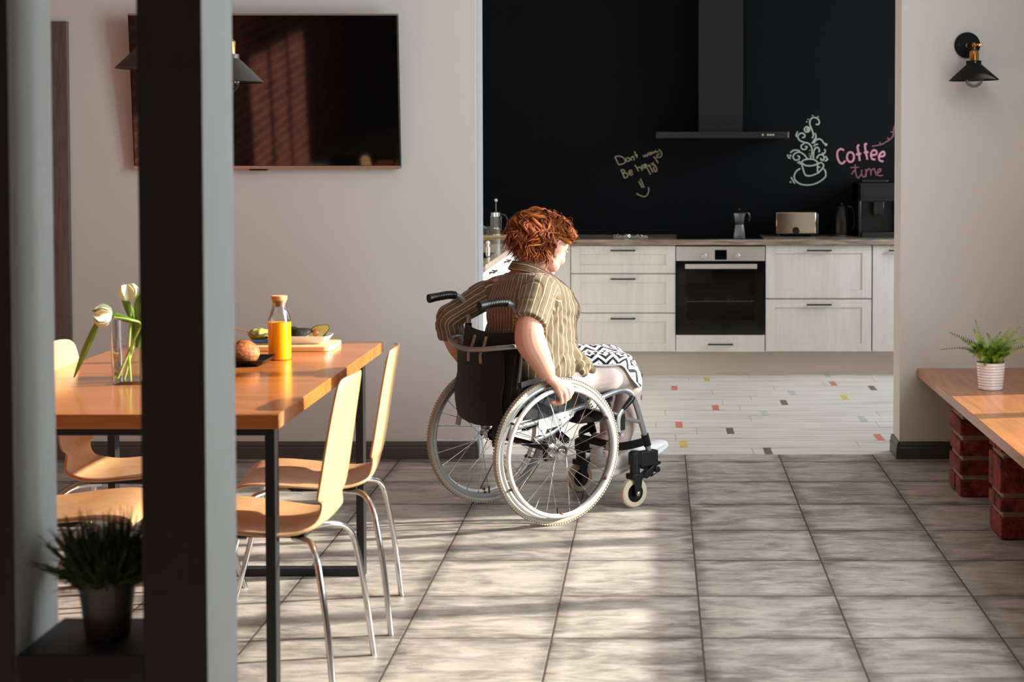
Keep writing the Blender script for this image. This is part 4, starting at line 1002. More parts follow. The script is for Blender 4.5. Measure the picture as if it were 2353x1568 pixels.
# ------------------------------------------------------------------ wheelchair (local frame: x forward, y left, z up)
PHI = math.radians(37.5); WO = (-.576, 6.832, 0)
wc = thing('wheelchair', 'manual wheelchair with grey frame, black sling back and spoked wheels', 'wheelchair', WO, PHI)
def B(mb, name, m_, par=wc, **kw): return mb.build(name, m_, par, local=True, **kw)
HC = (0.0, .305)
for s in (-1, 1):
    y = .268 * s; c = Vector((0, y, .305)); out = Vector((0, s, 0))
    ty_ = MB(); ty_.torus(c, .292, .0125, (0, 1, 0), 96, 12)
    for k in range(150):     # tread blocks
        a = 2 * PI * k / 150
        for o_ in (-.0075, .0075):
            p = c + Vector((math.cos(a) * .3035, o_, math.sin(a) * .3035)); r_ = Vector((math.cos(a), 0, math.sin(a))); t_ = Vector((-math.sin(a), 0, math.cos(a)))
            ty_.obox(p - r_ * .001, t_ * .0042, (0, .0055, 0), r_ * .0022)
    wh = B(ty_, 'tyre', 'grey_rubber')
    rm = MB(); rings = []
    for k in range(97):
        a = 2 * PI * k / 96; rings.append([c + Vector((math.cos(a) * r_, yy, math.sin(a) * r_)) for r_, yy in ((.284, -.011), (.284, .011), (.275, .012), (.266, .006), (.266, -.006), (.275, -.012))])
    rm.loft(rings, False); rimo = B(rm, 'rim', 'alu_grey')
    hr = MB(); hc = c + out * .038; hr.torus(hc, .262, .0095, (0, 1, 0), 96, 12); hro = B(hr, 'hand_rim', 'alu_white')
    br2 = MB()
    for k in range(6):
        a = 2 * PI * k / 6 + .5
        p0 = c + Vector((math.cos(a) * .272, s * .008, math.sin(a) * .272)); p1 = hc + Vector((math.cos(a) * .262, 0, math.sin(a) * .262))
        br2.tube([p0, p1], .005, n=8); br2.ball(p1 - Vector((math.cos(a), 0, math.sin(a))) * .004, (.011, .009, .011), 10, 6)
    B(br2, 'rim_bracket', 'rust', hro)
    hb = MB(); hb.lathe([(0, -.042), (.012, -.042), (.014, -.034), (.028, -.033), (.028, -.029), (.016, -.026), (.015, .026), (.028, .029), (.028, .033), (.014, .034), (.0125, .038), (.0125, .044), (.009, .05), (0, .051)], c, 28, out)
    hub = B(hb, 'hub', 'chrome')
    for k in range(28):      # crossed spokes
        a = 2 * PI * k / 28; side = 1 if k % 2 else -1; lean = 1 if (k // 2) % 2 else -1
        h0 = a + lean * 1.15
        p0 = c + Vector((math.cos(h0) * .026, side * .031, math.sin(h0) * .026)); p1 = c + Vector((math.cos(a) * .267, side * .002, math.sin(a) * .267))
        sp_ = MB(); sp_.tube([p0, p1], .0015, n=6); d = (p1 - p0).normalized(); sp_.tube([p1 - d * .014, p1], .0024, n=6)
        B(sp_, 'spoke', 'chrome')
    va = MB(); va.tube([c + Vector((-.0, 0, -.266)), c + Vector((.0, 0, -.236))], [.003, .0026], n=8); B(va, 'valve', 'black_plastic', rimo)
    # frame of this side
    L_ = .205 * s; fr_ = MB()
    fr_.ctube([(-.17, L_, .41), (-.053, L_, .427), (.178, L_, .469), (.30, L_, .503), (.375, L_, .516), (.425, L_, .498), (.455, L_, .44), (.48, L_, .37), (.51, L_, .28), (.535, L_, .19)], .0125, 14, 8)
    frm = B(fr_, 'side_frame', 'alu_grey')
    lo = MB(); lo.ctube([(-.075, L_, .350), (-.06, L_, .352), (.02, L_, .375), (.08, L_, .41), (.13, L_, .455)], .0115, 12); lo.tube([(.38, L_ * 1.06, .395), (.475, L_, .37)], .0095, n=12)
    lo.tube([(.18, L_, .47), (.30, L_, .43), (.36, L_, .41)], .0095, n=12)
    B(lo, 'brace_tube', 'alu_grey')
    cn = MB(); cn.ctube([(-.305, s * .205, .925), (-.25, s * .205, .930), (-.20, s * .205, .927), (-.165, s * .205, .905), (-.145, s * .205, .86), (-.140, s * .205, .80), (-.145, s * .205, .70), (-.165, s * .205, .55), (-.185, s * .205, .42), (-.195, s * .205, .37)], .0115, 14, 6)
    B(cn, 'push_cane', 'alu_grey')
    gp = MB(); gp.ctube([(-.335, s * .205, .922), (-.325, s * .205, .923), (-.28, s * .205, .929), (-.235, s * .205, .932), (-.205, s * .205, .929)], [.0185, .0195, .0165, .0175, .0175], 16, 5)
    for k in range(14): x = -.325 + k * .008; gp.torus((x, s * .205, .9235 + .0085 * min(1, k / 10)), .0172, .0012, (1, 0, .08), 18, 5)
    B(gp, 'push_handle', 'black_plastic')
    ax = MB(); ax.box((-.020, s * .20 - .012, .255), (.032, s * .20 + .012, .405)); ax.cyl((0, s * .19, .305), (0, s * .235, .305), .014)
    for z in (.27, .30, .33, .36, .39): ax.ball((.006, s * .213, z), (.007, .004, .007), 10, 6)
    B(ax, 'axle_plate', 'worn_black', bevel=.002)
    pl = MB(); L2 = s * .219; pl.prism([(-.06, .372), (-.06, .432), (.115, .464), (.115, .432), (.06, .408), (.03, .398), (-.02, .392), (-.03, .368)], L2 - .0015, L2 + .0015, 'XZ')
    B(pl, 'bracket_plate', 'alu_white', smooth=False)
    sc2 = MB()
    for x, z in ((-.045, .388), (.045, .425), (.07, .432), (.095, .440)): sc2.ball((x, L2 + s * .002, z), (.0035, .002, .0035), 8, 5)
    B(sc2, 'bolt', 'black_metal')
    gd = MB(); gd.prism([(-.14, .44), (-.15, .60), (-.05, .615), (.10, .60), (.17, .55), (.18, .485), (-.05, .44)], s * .222, s * .226, 'XZ'); B(gd, 'side_guard', 'worn_black', bevel=.001)
    cl = MB(); cl.lathe([(.009, -.012), (.02, -.012), (.02, .012), (.009, .012)], (.205, s * .222, .474), 20, (0, 1, 0)); B(cl, 'clamp_ring', 'alu_white')
    bk = MB(); bk.ctube([(.34, s * .235, .335), (.335, s * .235, .37), (.34, s * .235, .41), (.365, s * .235, .44), (.38, s * .235, .455)], [.009, .012, .011, .008, .007], 10, flat=.5, up=(0, 1, 0)); bk.cyl((.33, s * .21, .345), (.33, s * .275, .338), .0085)
    bko = B(bk, 'brake_lever', 'alu_grey')
    bg = MB(); bg.ctube([(.362, s * .235, .440), (.385, s * .236, .460), (.405, s * .236, .478), (.415, s * .236, .487)], [.009, .0115, .0135, .011], 14); B(bg, 'grip', 'black_plastic', bko)
    bc_ = MB(); bc_.box((.35, s * .205 - .015, .345), (.385, s * .205 + .02, .415)); B(bc_, 'brake_block', 'worn_black', bko, bevel=.003)
    # caster
    hs = MB(); hs.box((.425, L_ - .02, .185), (.468, L_ + .02, .24)); hs.box((.468, L_ - .02, .175), (.560, L_ + .02, .240)); hs.cyl((.447, L_, .145), (.447, L_, .245), .022, n=20); hs.tube([(.555, L_ - .026, .155), (.555, L_ + .026, .155)], .014, n=12); hs.obox((.525, L_, .15), (.03, 0, .02), (0, .015, 0), (-.008, 0, .012))
    B(hs, 'caster_housing', 'worn_black', bevel=.003)
    fk = MB(); fk.box((.418, L_ - .027, .125), (.475, L_ + .027, .148))
    for q in (-1, 1): fk.prism([(.422, .145), (.470, .145), (.462, .09), (.450, .045), (.432, .045), (.428, .09)], L_ + q * .026 - .003, L_ + q * .026 + .003, 'XZ')
    fk.cyl((.440, L_ - .034, .065), (.440, L_ + .034, .065), .008, n=12)
    fko = B(fk, 'caster_fork', 'worn_black', bevel=.0015)
    cw_ = MB(); cw_.lathe([(.040, -.014), (.058, -.0145), (.0645, -.010), (.065, 0), (.0645, .010), (.058, .0145), (.040, .014)], (.440, L_, .065), 40, (0, 1, 0), caps=False); cwo = B(cw_, 'caster_wheel', 'caster_rubber')
    cc = MB(); cc.lathe([(0, -.015), (.014, -.015), (.014, -.008), (.042, -.010), (.042, .010), (.014, .008), (.014, .015), (0, .015)], (.440, L_, .065), 30, (0, 1, 0)); B(cc, 'wheel_centre', 'black_plastic', cwo)
    an = MB(); an.ball((.440, L_ - .036 * (1 if s < 0 else -1) * 1, .065), (.011, .006, .011), 12, 8); B(an, 'axle_nut', 'steel', fko)
    # footrest
    ft = MB(); ft.tube([(.53, L_, .20), (.545, L_ * .98, .16), (.55, L_ * .9, .125)], .010, n=12); ft.tube([(.55, L_ * .9, .125), (.60, L_ * .75, .128)], .009, n=10); ft.obox((.605, L_ * .47, .150), (.035, 0, .0125), (0, .045, 0), (-.001, 0, .004)); B(ft, 'footplate', 'black_plastic', bevel=.002)
# back sling, pocket
def sling(u, half=.205):
    b = .030 + .02 * math.sin(PI * (u - .45) / .36)
    xs = {.46: -.185, .80: -.142}
    x0 = -.185 + (u - .46) / .34 * .043
    return [(x0 - .012 - b * (1 - (j / 5.5 - 1) ** 2) * .6, half * (j / 5.5 - 1), u - .018 * (1 - (j / 5.5 - 1) ** 2) * (1 if u > .78 else 0)) for j in range(12)]
B(MB().sheet([sling(.44 + .365 * i / 14) for i in range(15)], .007), 'back_sling', 'nylon')
for s in (-1, 1):
    B(MB().ctube([(-.140, s * .205, .806), (-.145, s * .205, .70), (-.165, s * .205, .55), (-.183, s * .205, .45)], [.0145, .0145, .0145, .0145], 14), 'back_sleeve', 'nylon')
B(MB().sheet([[(-.205 - .026 * (1 - (j / 5 - 1) ** 2) - .014 * math.sin(PI * min(1, i / 6)), .185 * (j / 5 - 1), .425 + .30 * i / 10 - .02 * (1 - (j / 5 - 1) ** 2) * (i < 2)) for j in range(11)] for i in range(11)], .006), 'back_pocket', 'nylon')
for y in (-.045, .045):
    B(MB().tube([(-.204, y, .775), (-.214, y, .74), (-.236, y * 1.05, .70), (-.235, y * 1.1, .665)], .011, n=8, flat=.15, up=(1, 0, 0)), 'pocket_strap', 'strap_grey')
B(MB().ctube([(-.150, .205, .745), (-.175, .232, .748), (-.215, .225, .742), (-.250, .15, .730), (-.268, .03, .722), (-.262, -.08, .728), (-.23, -.17, .740), (-.19, -.205, .745), (-.150, -.205, .745)], .0105, 14, 8), 'stabiliser_bar', 'alu_grey')
# seat, cross brace, axle, calf strap
B(MB().sheet([[(-.14 + .045 * i, .205 * (j / 4 - 1), .455 + .006 * i - .012 * (1 - (j / 4 - 1) ** 2)) for j in range(9)] for i in range(12)], .01), 'seat_sling', 'nylon')
B(MB().box((-.12, -.19, .462), (.35, .19, .515)), 'seat_cushion', 'nylon', bevel=.018, seg=3)
B(MB().box((.16, -.185, .385), (.345, .185, .47)), 'under_seat_pouch', 'nylon', bevel=.02, seg=3)
ax = MB(); ax.tube([(0, -.235, .305), (0, .235, .305)], .013, n=16); B(ax, 'axle_tube', 'worn_black')
cr = MB(); cr.obox((.10, 0, .39), (.014, 0, 0), (0, .19, .065), (0, -.004, .012)); cr.obox((.13, 0, .39), (.014, 0, 0), (0, .19, -.065), (0, .004, .012)); B(cr, 'cross_brace', 'worn_black', bevel=.002)
cs = MB(); P, R = smooth([(.515, -.205, .285), (.46, -.20, .275), (.40, -.15, .262), (.372, -.07, .268), (.368, 0, .27), (.372, .07, .268), (.40, .15, .268), (.46, .20, .28), (.515, .205, .285)], .019, 5)
cs.tube(P, R, n=10, flat=.16, up=(0, 1, 0))
B(cs, 'calf_strap', 'nylon')
for s in (-1, 1): B(MB().tube([(.500, s * .205, .312), (.516, s * .205, .262)], .017, n=16), 'strap_cuff', 'nylon')
# ------------------------------------------------------------------ the person (same local frame as the wheelchair)
pn = thing('person', 'person with wavy red hair in striped shirt and patterned skirt, seated in the wheelchair', 'person', WO, PHI)
def PB(mb, name, m_, par=pn, **kw): return mb.build(name, m_, par, local=True, **kw)
TOR = [(.50, .04, .165, .185), (.56, .04, .182, .205), (.64, .045, .188, .215), (.70, .047, .184, .208), (.76, .05, .176, .195), (.81, .055, .178, .188), (.86, .062, .186, .185), (.90, .058, .178, .186), (.94, .048, .158, .186), (.97, .038, .136, .178), (1.00, .032, .112, .150), (1.03, .034, .088, .108), (1.055, .040, .068, .074)]
def tor_ring(u, c, rf, rl, g=0.0, n=40):
    out = []
    for k in range(n):
        a = 2 * PI * k / n; ca, sa = math.cos(a), math.sin(a); e = .86 if ca > 0 else .86 - .26 * min(1, max(0, (1.0 - u) / .1))
        x = (rf + g) * math.copysign(abs(ca) ** e, ca); y = (rl + g) * math.copysign(abs(sa) ** e, sa)
        if ca < 0: x *= .90; y *= 1.03
        if .82 < u < .93 and ca > .3: x += .012 * math.sin(abs(sa) * PI) * math.sin((u - .82) / .11 * PI)
        out.append((c + x, y, u))
    return out
HCN = Vector((.122, -.006, 1.128))
HR = (Matrix.Rotation(math.radians(9), 3, 'Z') @ Matrix.Rotation(math.radians(24), 3, 'Y') @ Matrix.Rotation(math.radians(4), 3, 'X'))
def H(x, y=None, z=None):
    v = Vector((x, y, z)) if y is not None else Vector(x)
    return HCN + HR @ v
body = MB()
body.loft([tor_ring(u, c, rf, rl, -.014) for u, c, rf, rl in TOR])
body.ctube([(.03, 0, 1.0), (.045, 0, 1.045), H(-.028, 0, -.055), H(-.02, 0, .0)], [.085, .062, .056, .055], 24)
body.ctube([(.10, 0, .98), (.105, 0, 1.03), H(.03, 0, -.085)], [.05, .045, .04], 20)
# head
body.ball(H(-.012, 0, .032), (.098, .077, .088), 36, 24, HR)
body.ball(H(.026, 0, -.028), (.066, .061, .078), 32, 22, HR)
body.ball(H(.056, 0, -.086), (.028, .030, .022), 20, 14, HR)
body.ball(H(.060, 0, .040), (.030, .052, .045), 20, 14, HR)
for s in (-1, 1):
    body.ball(H(.058, s * .034, -.022), (.030, .026, .028), 20, 14, HR)
    body.ball(H(.030, s * .044, -.062), (.034, .022, .028), 20, 14, HR)
    body.tube([H(.086, s * .012, .020), H(.080, s * .044, .022)], [.008, .006], n=10)
    # ear
    ear = [(-.002, .078, .022), (-.014, .088, .036), (-.029, .095, .031), (-.035, .095, .008), (-.026, .090, -.014), (-.010, .082, -.032), (.0, .077, -.026)]
    body.ctube([H(x, s * y, z) for x, y, z in ear], [.0045, .0060, .0060, .0058, .006, .0085, .005], 8)
    body.obox(H(-.014, s * .079, .002), HR @ Vector((.014, -s * .002, 0)), HR @ Vector((0, .003, 0)), HR @ Vector((0, 0, .026)))
    body.ball(H(.001, s * .078, -.002), (.006, .006, .009), 10, 8, HR)
body.ctube([H(.084, 0, .022), H(.098, 0, .0), H(.110, 0, -.018), H(.104, 0, -.028)], [.008, .009, .0105, .008], 12)
for s in (-1, 1): body.ball(H(.096, s * .011, -.025), (.010, .007, .007), 10, 8, HR)
body.ctube([H(.082, -.026, -.052), H(.092, -.008, -.048), H(.092, .008, -.048), H(.082, .026, -.052)], [.003, .006, .006, .003], 10)
body.ctube([H(.080, -.022, -.058), H(.089, 0, -.062), H(.080, .022, -.058)], [.003, .007, .003], 10)
# arms
def arm(s):
    if s < 0: P = [(.0, -.14, .975), (-.045, -.195, .95), (-.105, -.255, .89), (-.150, -.292, .825), (-.150, -.298, .775), (-.118, -.303, .715), (-.088, -.308, .66), (-.070, -.311, .628)]; R = [.06, .062, .058, .058, .063, .053, .040, .031]
    else: P = [(.0, .14, .955), (-.06, .185, .925), (-.125, .235, .875), (-.185, .282, .825), (-.178, .292, .775), (-.145, .298, .70), (-.108, .305, .645), (-.09, .308, .612)]; R = [.06, .058, .052, .048, .046, .044, .036, .029]
    body.ctube(P, R, 20, 5)
    W = Vector(P[-1]); q = Vector((0, s, 0))
    # fist closed round the hand rim: knuckles outside and in front, fingers wrapping under the rim
    dx = W.x + .070; dz = W.z - .628
    T = lambda x, y, z: Vector((x + dx, y * -s if s > 0 else y, z + dz)) if s < 0 else Vector((x + dx, -y, z + dz))
    kn = [T(.026, -.322, .588), T(.014, -.328, .572), T(-.004, -.329, .557), T(-.022, -.325, .545)]
    for k in kn: body.ctube([T(-.068, -.311, .624), T(-.045, -.316, .603).lerp(k, .25), k], [.024, .0175, .0125], 12, 5)
    pip = [T(.030, -.331, .556), T(.016, -.335, .540), T(-.004, -.336, .528), T(-.022, -.332, .520)]
    dip = [T(.014, -.316, .534), T(.000, -.318, .522), T(-.018, -.318, .514), T(-.034, -.315, .510)]
    tip = [T(-.006, -.300, .533), T(-.020, -.301, .524), T(-.037, -.301, .520), T(-.050, -.300, .518)]
    for j in range(4):
        r = (.0105, .0105, .0102, .0092)[j]
        body.ctube([kn[j], pip[j], dip[j], tip[j]], [r + .001, r, r * .93, r * .82], 12, 5)
    body.ctube([T(-.060, -.300, .612), T(-.035, -.288, .602), T(-.008, -.283, .590), T(.018, -.284, .577)], [.019, .015, .0115, .0095], 12, 5)
arm(-1); arm(1)
# legs
def leg(s):
    if s < 0: P = [(.02, -.10, .565), (.15, -.105, .575), (.30, -.11, .575), (.42, -.112, .575), (.475, -.112, .545), (.482, -.108, .47), (.472, -.10, .38), (.458, -.093, .30), (.452, -.09, .235), (.455, -.09, .19)]
    else: P = [(.02, .10, .565), (.15, .105, .575), (.32, .11, .580), (.48, .112, .585), (.555, .112, .555), (.560, .108, .47), (.548, .10, .38), (.530, .093, .30), (.518, .09, .235), (.52, .09, .19)]
    R = [.105, .098, .088, .075, .064, .056, .062, .048, .037, .040]
    body.ctube(P, R, 24, 5)
leg(-1); leg(1)
me = remesh(body, .0035, 3, .5, 'body')
bo = meshobj(me, 'body', 'skin', pn); me.materials.append(M['tights'])
for p in me.polygons:
    c = p.center
    if c.z < .66 and c.x > .02 and abs(c.y) < .215 and not (abs(c.y) > .2 and c.x < .06): p.material_index = 1
for s in (-1, 1):
    e = MB(); e.ball(H(.074, s * .031, .008), .0115, 16, 10); eo = PB(e, 'eye', 'eye_white')
    PB(MB().ball(H(.0835, s * .031, .006), (.004, .0052, .0052), 12, 8), 'iris', 'iris', eo)
    PB(MB().ctube([H(.088, s * .018, .029), H(.089, s * .032, .034), H(.078, s * .048, .028)], [.002, .0032, .0015], 6), 'eyebrow', 'hair_red')
    PB(MB().ctube([H(.083, s * .020, .014), H(.0875, s * .031, .013), H(.080, s * .043, .011)], [.0012, .0022, .0015], 6), 'eyelash', 'hair_red')
# fingernails on the gripping hands
# ---- shirt
def sleeve_axis(s):
    if s < 0: return smooth([(.015, -.13, .968), (-.045, -.195, .948), (-.105, -.255, .892), (-.152, -.292, .842)], [.070, .077, .073, .068], 5)
    return smooth([(.015, .13, .955), (-.06, .185, .925), (-.125, .235, .875), (-.188, .282, .825), (-.180, .293, .785), (-.168, .297, .742)], [.066, .064, .059, .058, .057, .057], 5)
sh = MB()
sh.loft([tor_ring(u, c, rf, rl, .004 + (.006 if u < .7 else 0)) for u, c, rf, rl in TOR if .545 < u < 1.04])
sh.ctube([(.10, -.13, .72), (.17, -.165, .66), (.215, -.185, .625), (.245, -.195, .607)], [.055, .042, .026, .012], 16)
sh.ctube([(.13, -.15, .68), (.175, -.185, .625), (.195, -.198, .585)], [.05, .036, .012], 16)
sh.ctube([(.06, -.17, .70), (.08, -.19, .64), (.09, -.195, .59)], [.05, .04, .02], 16)
SL = {s: sleeve_axis(s) for s in (-1, 1)}
for s in (-1, 1):
    P, R = SL[s]; sh.tube(P, R, n=28)
    d = (P[-1] - P[-2]).normalized(); q = R[-1]
    sh.tube([P[-1] - d * .055, P[-1] - d * .052, P[-1] - d * .002, P[-1]], [q, q + .0035, q + .0035, q + .001], n=28)
me = remesh(sh, .0048, 5, .5, 'shirt')
me.calc_loop_triangles()
vn = [v.normal.copy() for v in me.vertices]
for v, n in zip(me.vertices, vn):   # cloth folds
    p = v.co; amp = .0068
    if abs(p.y) > .17 and p.z > .7: amp = .0045
    w = noise.noise(Vector((p.x * 5, p.y * 5, p.z * 26 + 8 * p.y + 5 * p.x))) * .6
    for ax_, c0 in ((Vector((-.2, -.25, 1)), Vector((.06, -.175, .86))), (Vector((0, 1, .5)), Vector((.02, .17, .87)))):
        dd = p - c0; r = dd.length
        if r < .22:
            a = math.atan2(dd.z, dd.x); w += .5 * math.sin(a * 8 + 3 * noise.noise(p * 12)) * math.exp(-((r - .07) / .06) ** 2)
    w += .2 * noise.noise(Vector((p.x * 22, p.y * 22, p.z * 7 + 3))) + 1.1 * noise.noise(Vector((p.x * 7 + 9, p.y * 7, p.z * 13)))
    q_ = Vector((p.x * 8 + p.z * 3, p.y * 8, p.z * 13 - p.x * 6)); rd = max(0, 1 - 7 * abs(noise.noise(q_)))
    w -= .9 * rd * (.4 + .6 * (p.x > -.06 or abs(p.y) > .15))
    v.co = p + n * amp * w
me.update()
uvl = me.uv_layers.new(name='UVMap').data
co = [v.co.copy() for v in me.vertices]
def nearest(P, p):
    best = (9, 0, 0)
    acc = 0.0
    for i in range(len(P) - 1):
        a, b = P[i], P[i + 1]; ab = b - a; L2 = ab.length; t = max(0, min(1, (p - a).dot(ab) / L2 ** 2)); d = (p - a - ab * t).length
        if d < best[0]: best = (d, i, t)
    i, t = best[1], best[2]
    return best[0], i + t
frames = {}
for s in (-1, 1):
    P, R = SL[s]; fr_ = []; N = None
    for i in range(len(P) - 1):
        t = (P[i + 1] - P[i]).normalized()
        N = (Vector((1, 0, .3)) if N is None else N); N = (N - t * N.dot(t)).normalized(); fr_.append((t, N.copy(), t.cross(N)))
    frames[s] = fr_
for poly in me.polygons:
    c = Vector((0, 0, 0))
    for vi in poly.vertices: c += co[vi]
    c /= len(poly.vertices)
    s = -1 if c.y < 0 else 1; P, R = SL[s]; isl = False
    if abs(c.y) > .13 and c.z > .68:
        d, k = nearest(P, c)
        lim = 4.5
        if k > lim or (abs(c.y) > .185 and c.z > .85): isl = d < .10
    ref = None
    for li in poly.loop_indices:
        p = co[me.loops[li].vertex_index]
        if isl:
            i = min(int(k), len(P) - 2); t, N, Bn = frames[s][i]; q = p - P[i]
            ang = math.atan2(q.dot(Bn), q.dot(N))
            if ref is not None and ang - ref > PI: ang -= 2 * PI
            if ref is not None and ang - ref < -PI: ang += 2 * PI
            ref = ang if ref is None else ref
            uvl[li].uv = (ang * .066, q.dot(t) + i * .02)
        else:
            ang = math.atan2(p.y, -(p.x - .05))
            if ref is not None and ang - ref > PI: ang -= 2 * PI
            if ref is not None and ang - ref < -PI: ang += 2 * PI
            ref = ang if ref is None else ref
            f_ = 1 + .0 * p.z
            uvl[li].uv = (ang * .19 + .012 * noise.noise(p * 6), p.z)
so = meshobj(me, 'shirt', 'striped_cotton', pn)
# collar: standing band round the neck, dropping to the front
g = []
for k in range(37):
    a = 2 * PI * k / 36; ca, sa = math.cos(a), math.sin(a); fr0 = (1 + ca) / 2
    z0 = 1.046 - .075 * fr0 ** 1.3; row = []
    for j in range(5):
        t = j / 4; r = .096 - .020 * t + .012 * fr0
        row.append((.045 + r * 1.0 * ca, r * .98 * sa, z0 + .034 * t))
    g.append(row)
cm_ = MB().sheet(g, .004).mesh('collar'); uvc = cm_.uv_layers.new(name='UVMap').data
for l in cm_.loops:
    p = cm_.vertices[l.vertex_index].co; uvc[l.index].uv = (p.z * 1.0 + .075 * ((1 + math.cos(math.atan2(p.y, p.x - .045))) / 2) ** 1.3 + .003, math.atan2(p.y, p.x) * .1)
meshobj(cm_, 'collar', 'striped_cotton', pn)
# ---- skirt
cols = [(-.200, [(.10, .62), (.16, .640), (.25, .630), (.33, .627), (.385, .622), (.43, .565), (.476, .512)]),
        (-.175, [(.12, .665), (.18, .662), (.27, .652), (.35, .648), (.42, .640), (.475, .585), (.505, .520)]),
        (-.11, [(.14, .70), (.2, .685), (.3, .674), (.4, .667), (.49, .645), (.535, .585), (.545, .535)]),
        (0.0, [(.2, .71), (.26, .675), (.35, .662), (.44, .660), (.535, .645), (.59, .590), (.60, .540)]),
        (.11, [(.22, .71), (.28, .69), (.38, .680), (.48, .675), (.575, .655), (.628, .600), (.635, .55)]),
        (.18, [(.2, .66), (.26, .66), (.36, .65), (.46, .645), (.56, .63), (.61, .59), (.62, .54)]),
        (.205, [(.15, .60), (.22, .60), (.33, .60), (.43, .595), (.52, .58), (.57, .56), (.60, .52)])]
cc = []
for l, P in cols:
    pp, _ = smooth([(x, l, z) for x, z in P], 0, 6); cc.append(pp)
gr = []
for i in range(len(cc[0])):
    row, _ = smooth([c[i] for c in cc], 0, 7)
    gr.append([p + Vector((0, 0, .0035 * math.sin(p.y * 55 + p.x * 25 + 2 * noise.noise(p * 9)))) for p in row])
sk = MB().sheet(gr, .004); R_, K_ = len(gr), len(gr[0])
me = sk.mesh('skirt'); uvd = me.uv_layers.new(name='UVMap').data
Ls = []
for i in range(R_):
    acc = [0.0]
    for j in range(1, K_): acc.append(acc[-1] + (gr[i][j] - gr[i][j - 1]).length)
    Ls.append(acc)
Lc = [0.0]
for i in range(1, R_): Lc.append(Lc[-1] + (gr[i][10] - gr[i - 1][10]).length)
for l in me.loops:
    vi = l.vertex_index % (R_ * K_); i, j = divmod(vi, K_); uvd[l.index].uv = (Lc[i], Ls[i][j] + .008)
meshobj(me, 'skirt', 'zigzag_cotton', pn)
# ---- shoes
SEC = [(-.006, .014, .018, .050), (.004, .027, .010, .080), (.03, .034, .008, .096), (.07, .036, .008, .094), (.11, .036, .008, .088), (.145, .039, .008, .078), (.19, .045, .008, .062), (.235, .047, .008, .052), (.27, .041, .009, .045), (.292, .027, .011, .037), (.300, .012, .015, .028)]
def shoe(s, org, toe, yaw, kk=1.08):
    org = Vector(org); d = (Vector(toe) - org).normalized(); lat = Vector((0, 0, 1)).cross(d).normalized(); up = d.cross(lat)
    def F(x, y, z): return org + d * x * kk + lat * y * kk + up * z * kk
    def ring(x, w, z0, z1, n=24):
        out = []
        for k in range(n):
            a = 2 * PI * k / n; ca, sa = math.cos(a), math.sin(a)
            out.append(F(x, w * math.copysign(abs(ca) ** .75, ca) * (1 if sa < 0 else (1 - .25 * sa)), (z0 + z1) / 2 + (z1 - z0) / 2 * math.copysign(abs(sa) ** .8, sa)))
        return out
    t = MB().loft([ring(x, w, z0 + .012, z1) for x, w, z0, z1 in SEC])
    o = PB(t, 'shoe', 'shoe_white')
    sl_ = MB().loft([ring(x if 0 < i < len(SEC) - 1 else x + (-.004 if i == 0 else .004), w + .004, 0 + (.006 if x > .26 else 0), .030) for i, (x, w, z0, z1) in enumerate(SEC)])
    PB(sl_, 'sole', 'sole_white', o)
    lc = MB()
    for k in range(6):
        x = .125 + .017 * k; z = .083 - .0048 * k
        lc.ctube([F(x, -.022, z - .006), F(x + .004, 0, z + .004), F(x + .002, .022, z - .006)], .0028, 6)
    PB(lc, 'laces', 'shoe_white', o)
    PB(MB().tube([F(.025, 0, .085), F(.028, 0, .108)], [.0345, .036], n=24), 'ankle_collar', 'shoe_white', o)
    PB(MB().tube([F(.04, 0, .08), F(.05, 0, .118), F(.055, 0, .135)], [.030, .0405, .0395], n=24), 'sock', 'sock')
shoe(-1, (.398, -.098, .122), (.70, -.088, .212), 0)
shoe(1, (.440, .095, .122), (.74, .09, .150), 0)
# ---- hair
hb_ = MB(); UVH = []
def hadd(n0, u, vs): UVH.extend([(u, v) for v in vs])
rh = random.Random(11)
# base volume under the locks
def hair_r(a, th):   # radius of the hair surface from the head centre; a azimuth (0 front), th polar from top
    back = (1 - math.cos(a)) / 2
    rx = .100 + .100 * back; ry = .108; rz = .118
    x = math.sin(th) * math.cos(a) * rx; y = math.sin(th) * math.sin(a) * ry; z = math.cos(th) * rz
    r = Vector((x, y, z))
    if th > PI / 2: r.x *= 1 - .10 * (th - PI / 2) * (1 - back) - .10 * (th - PI / 2) * back; r.z *= 1 + .24 * (th - PI / 2)
    return r + Vector((-.012, 0, .026))
def covered(a, th):
    A = abs(a)
    if A < math.radians(52): return th < math.radians(62 + 6 * A)
    if A < math.radians(92): return th < math.radians(76)
    if A < math.radians(112): return th < math.radians(84 + (A - math.radians(92)) * 120)
    return th < math.radians(128)
rings = []
lim = lambda A: (math.radians(64) if A < math.radians(52) else math.radians(77) if A < math.radians(92) else math.radians(77) if A < math.radians(106) else math.radians(77 + (math.degrees(A) - 106) * 2.6) if A < math.radians(124) else math.radians(126))
for i in range(1, 19):
    ring = []
    for k in range(48):
        a = -PI + 2 * PI * k / 48; th = lim(abs(a)) * i / 18
        ring.append(H(hair_r(a, th) * .955))
    rings.append(ring)
inner = [[H((HR.transposed() @ (p - HCN)) * .88) for p in r] for r in rings]
b0 = len(hb_.v); hb_.loft(rings + inner[::-1], True); UVH += [(2.0, (i // 48) * .05) for i in range(len(hb_.v) - b0)]
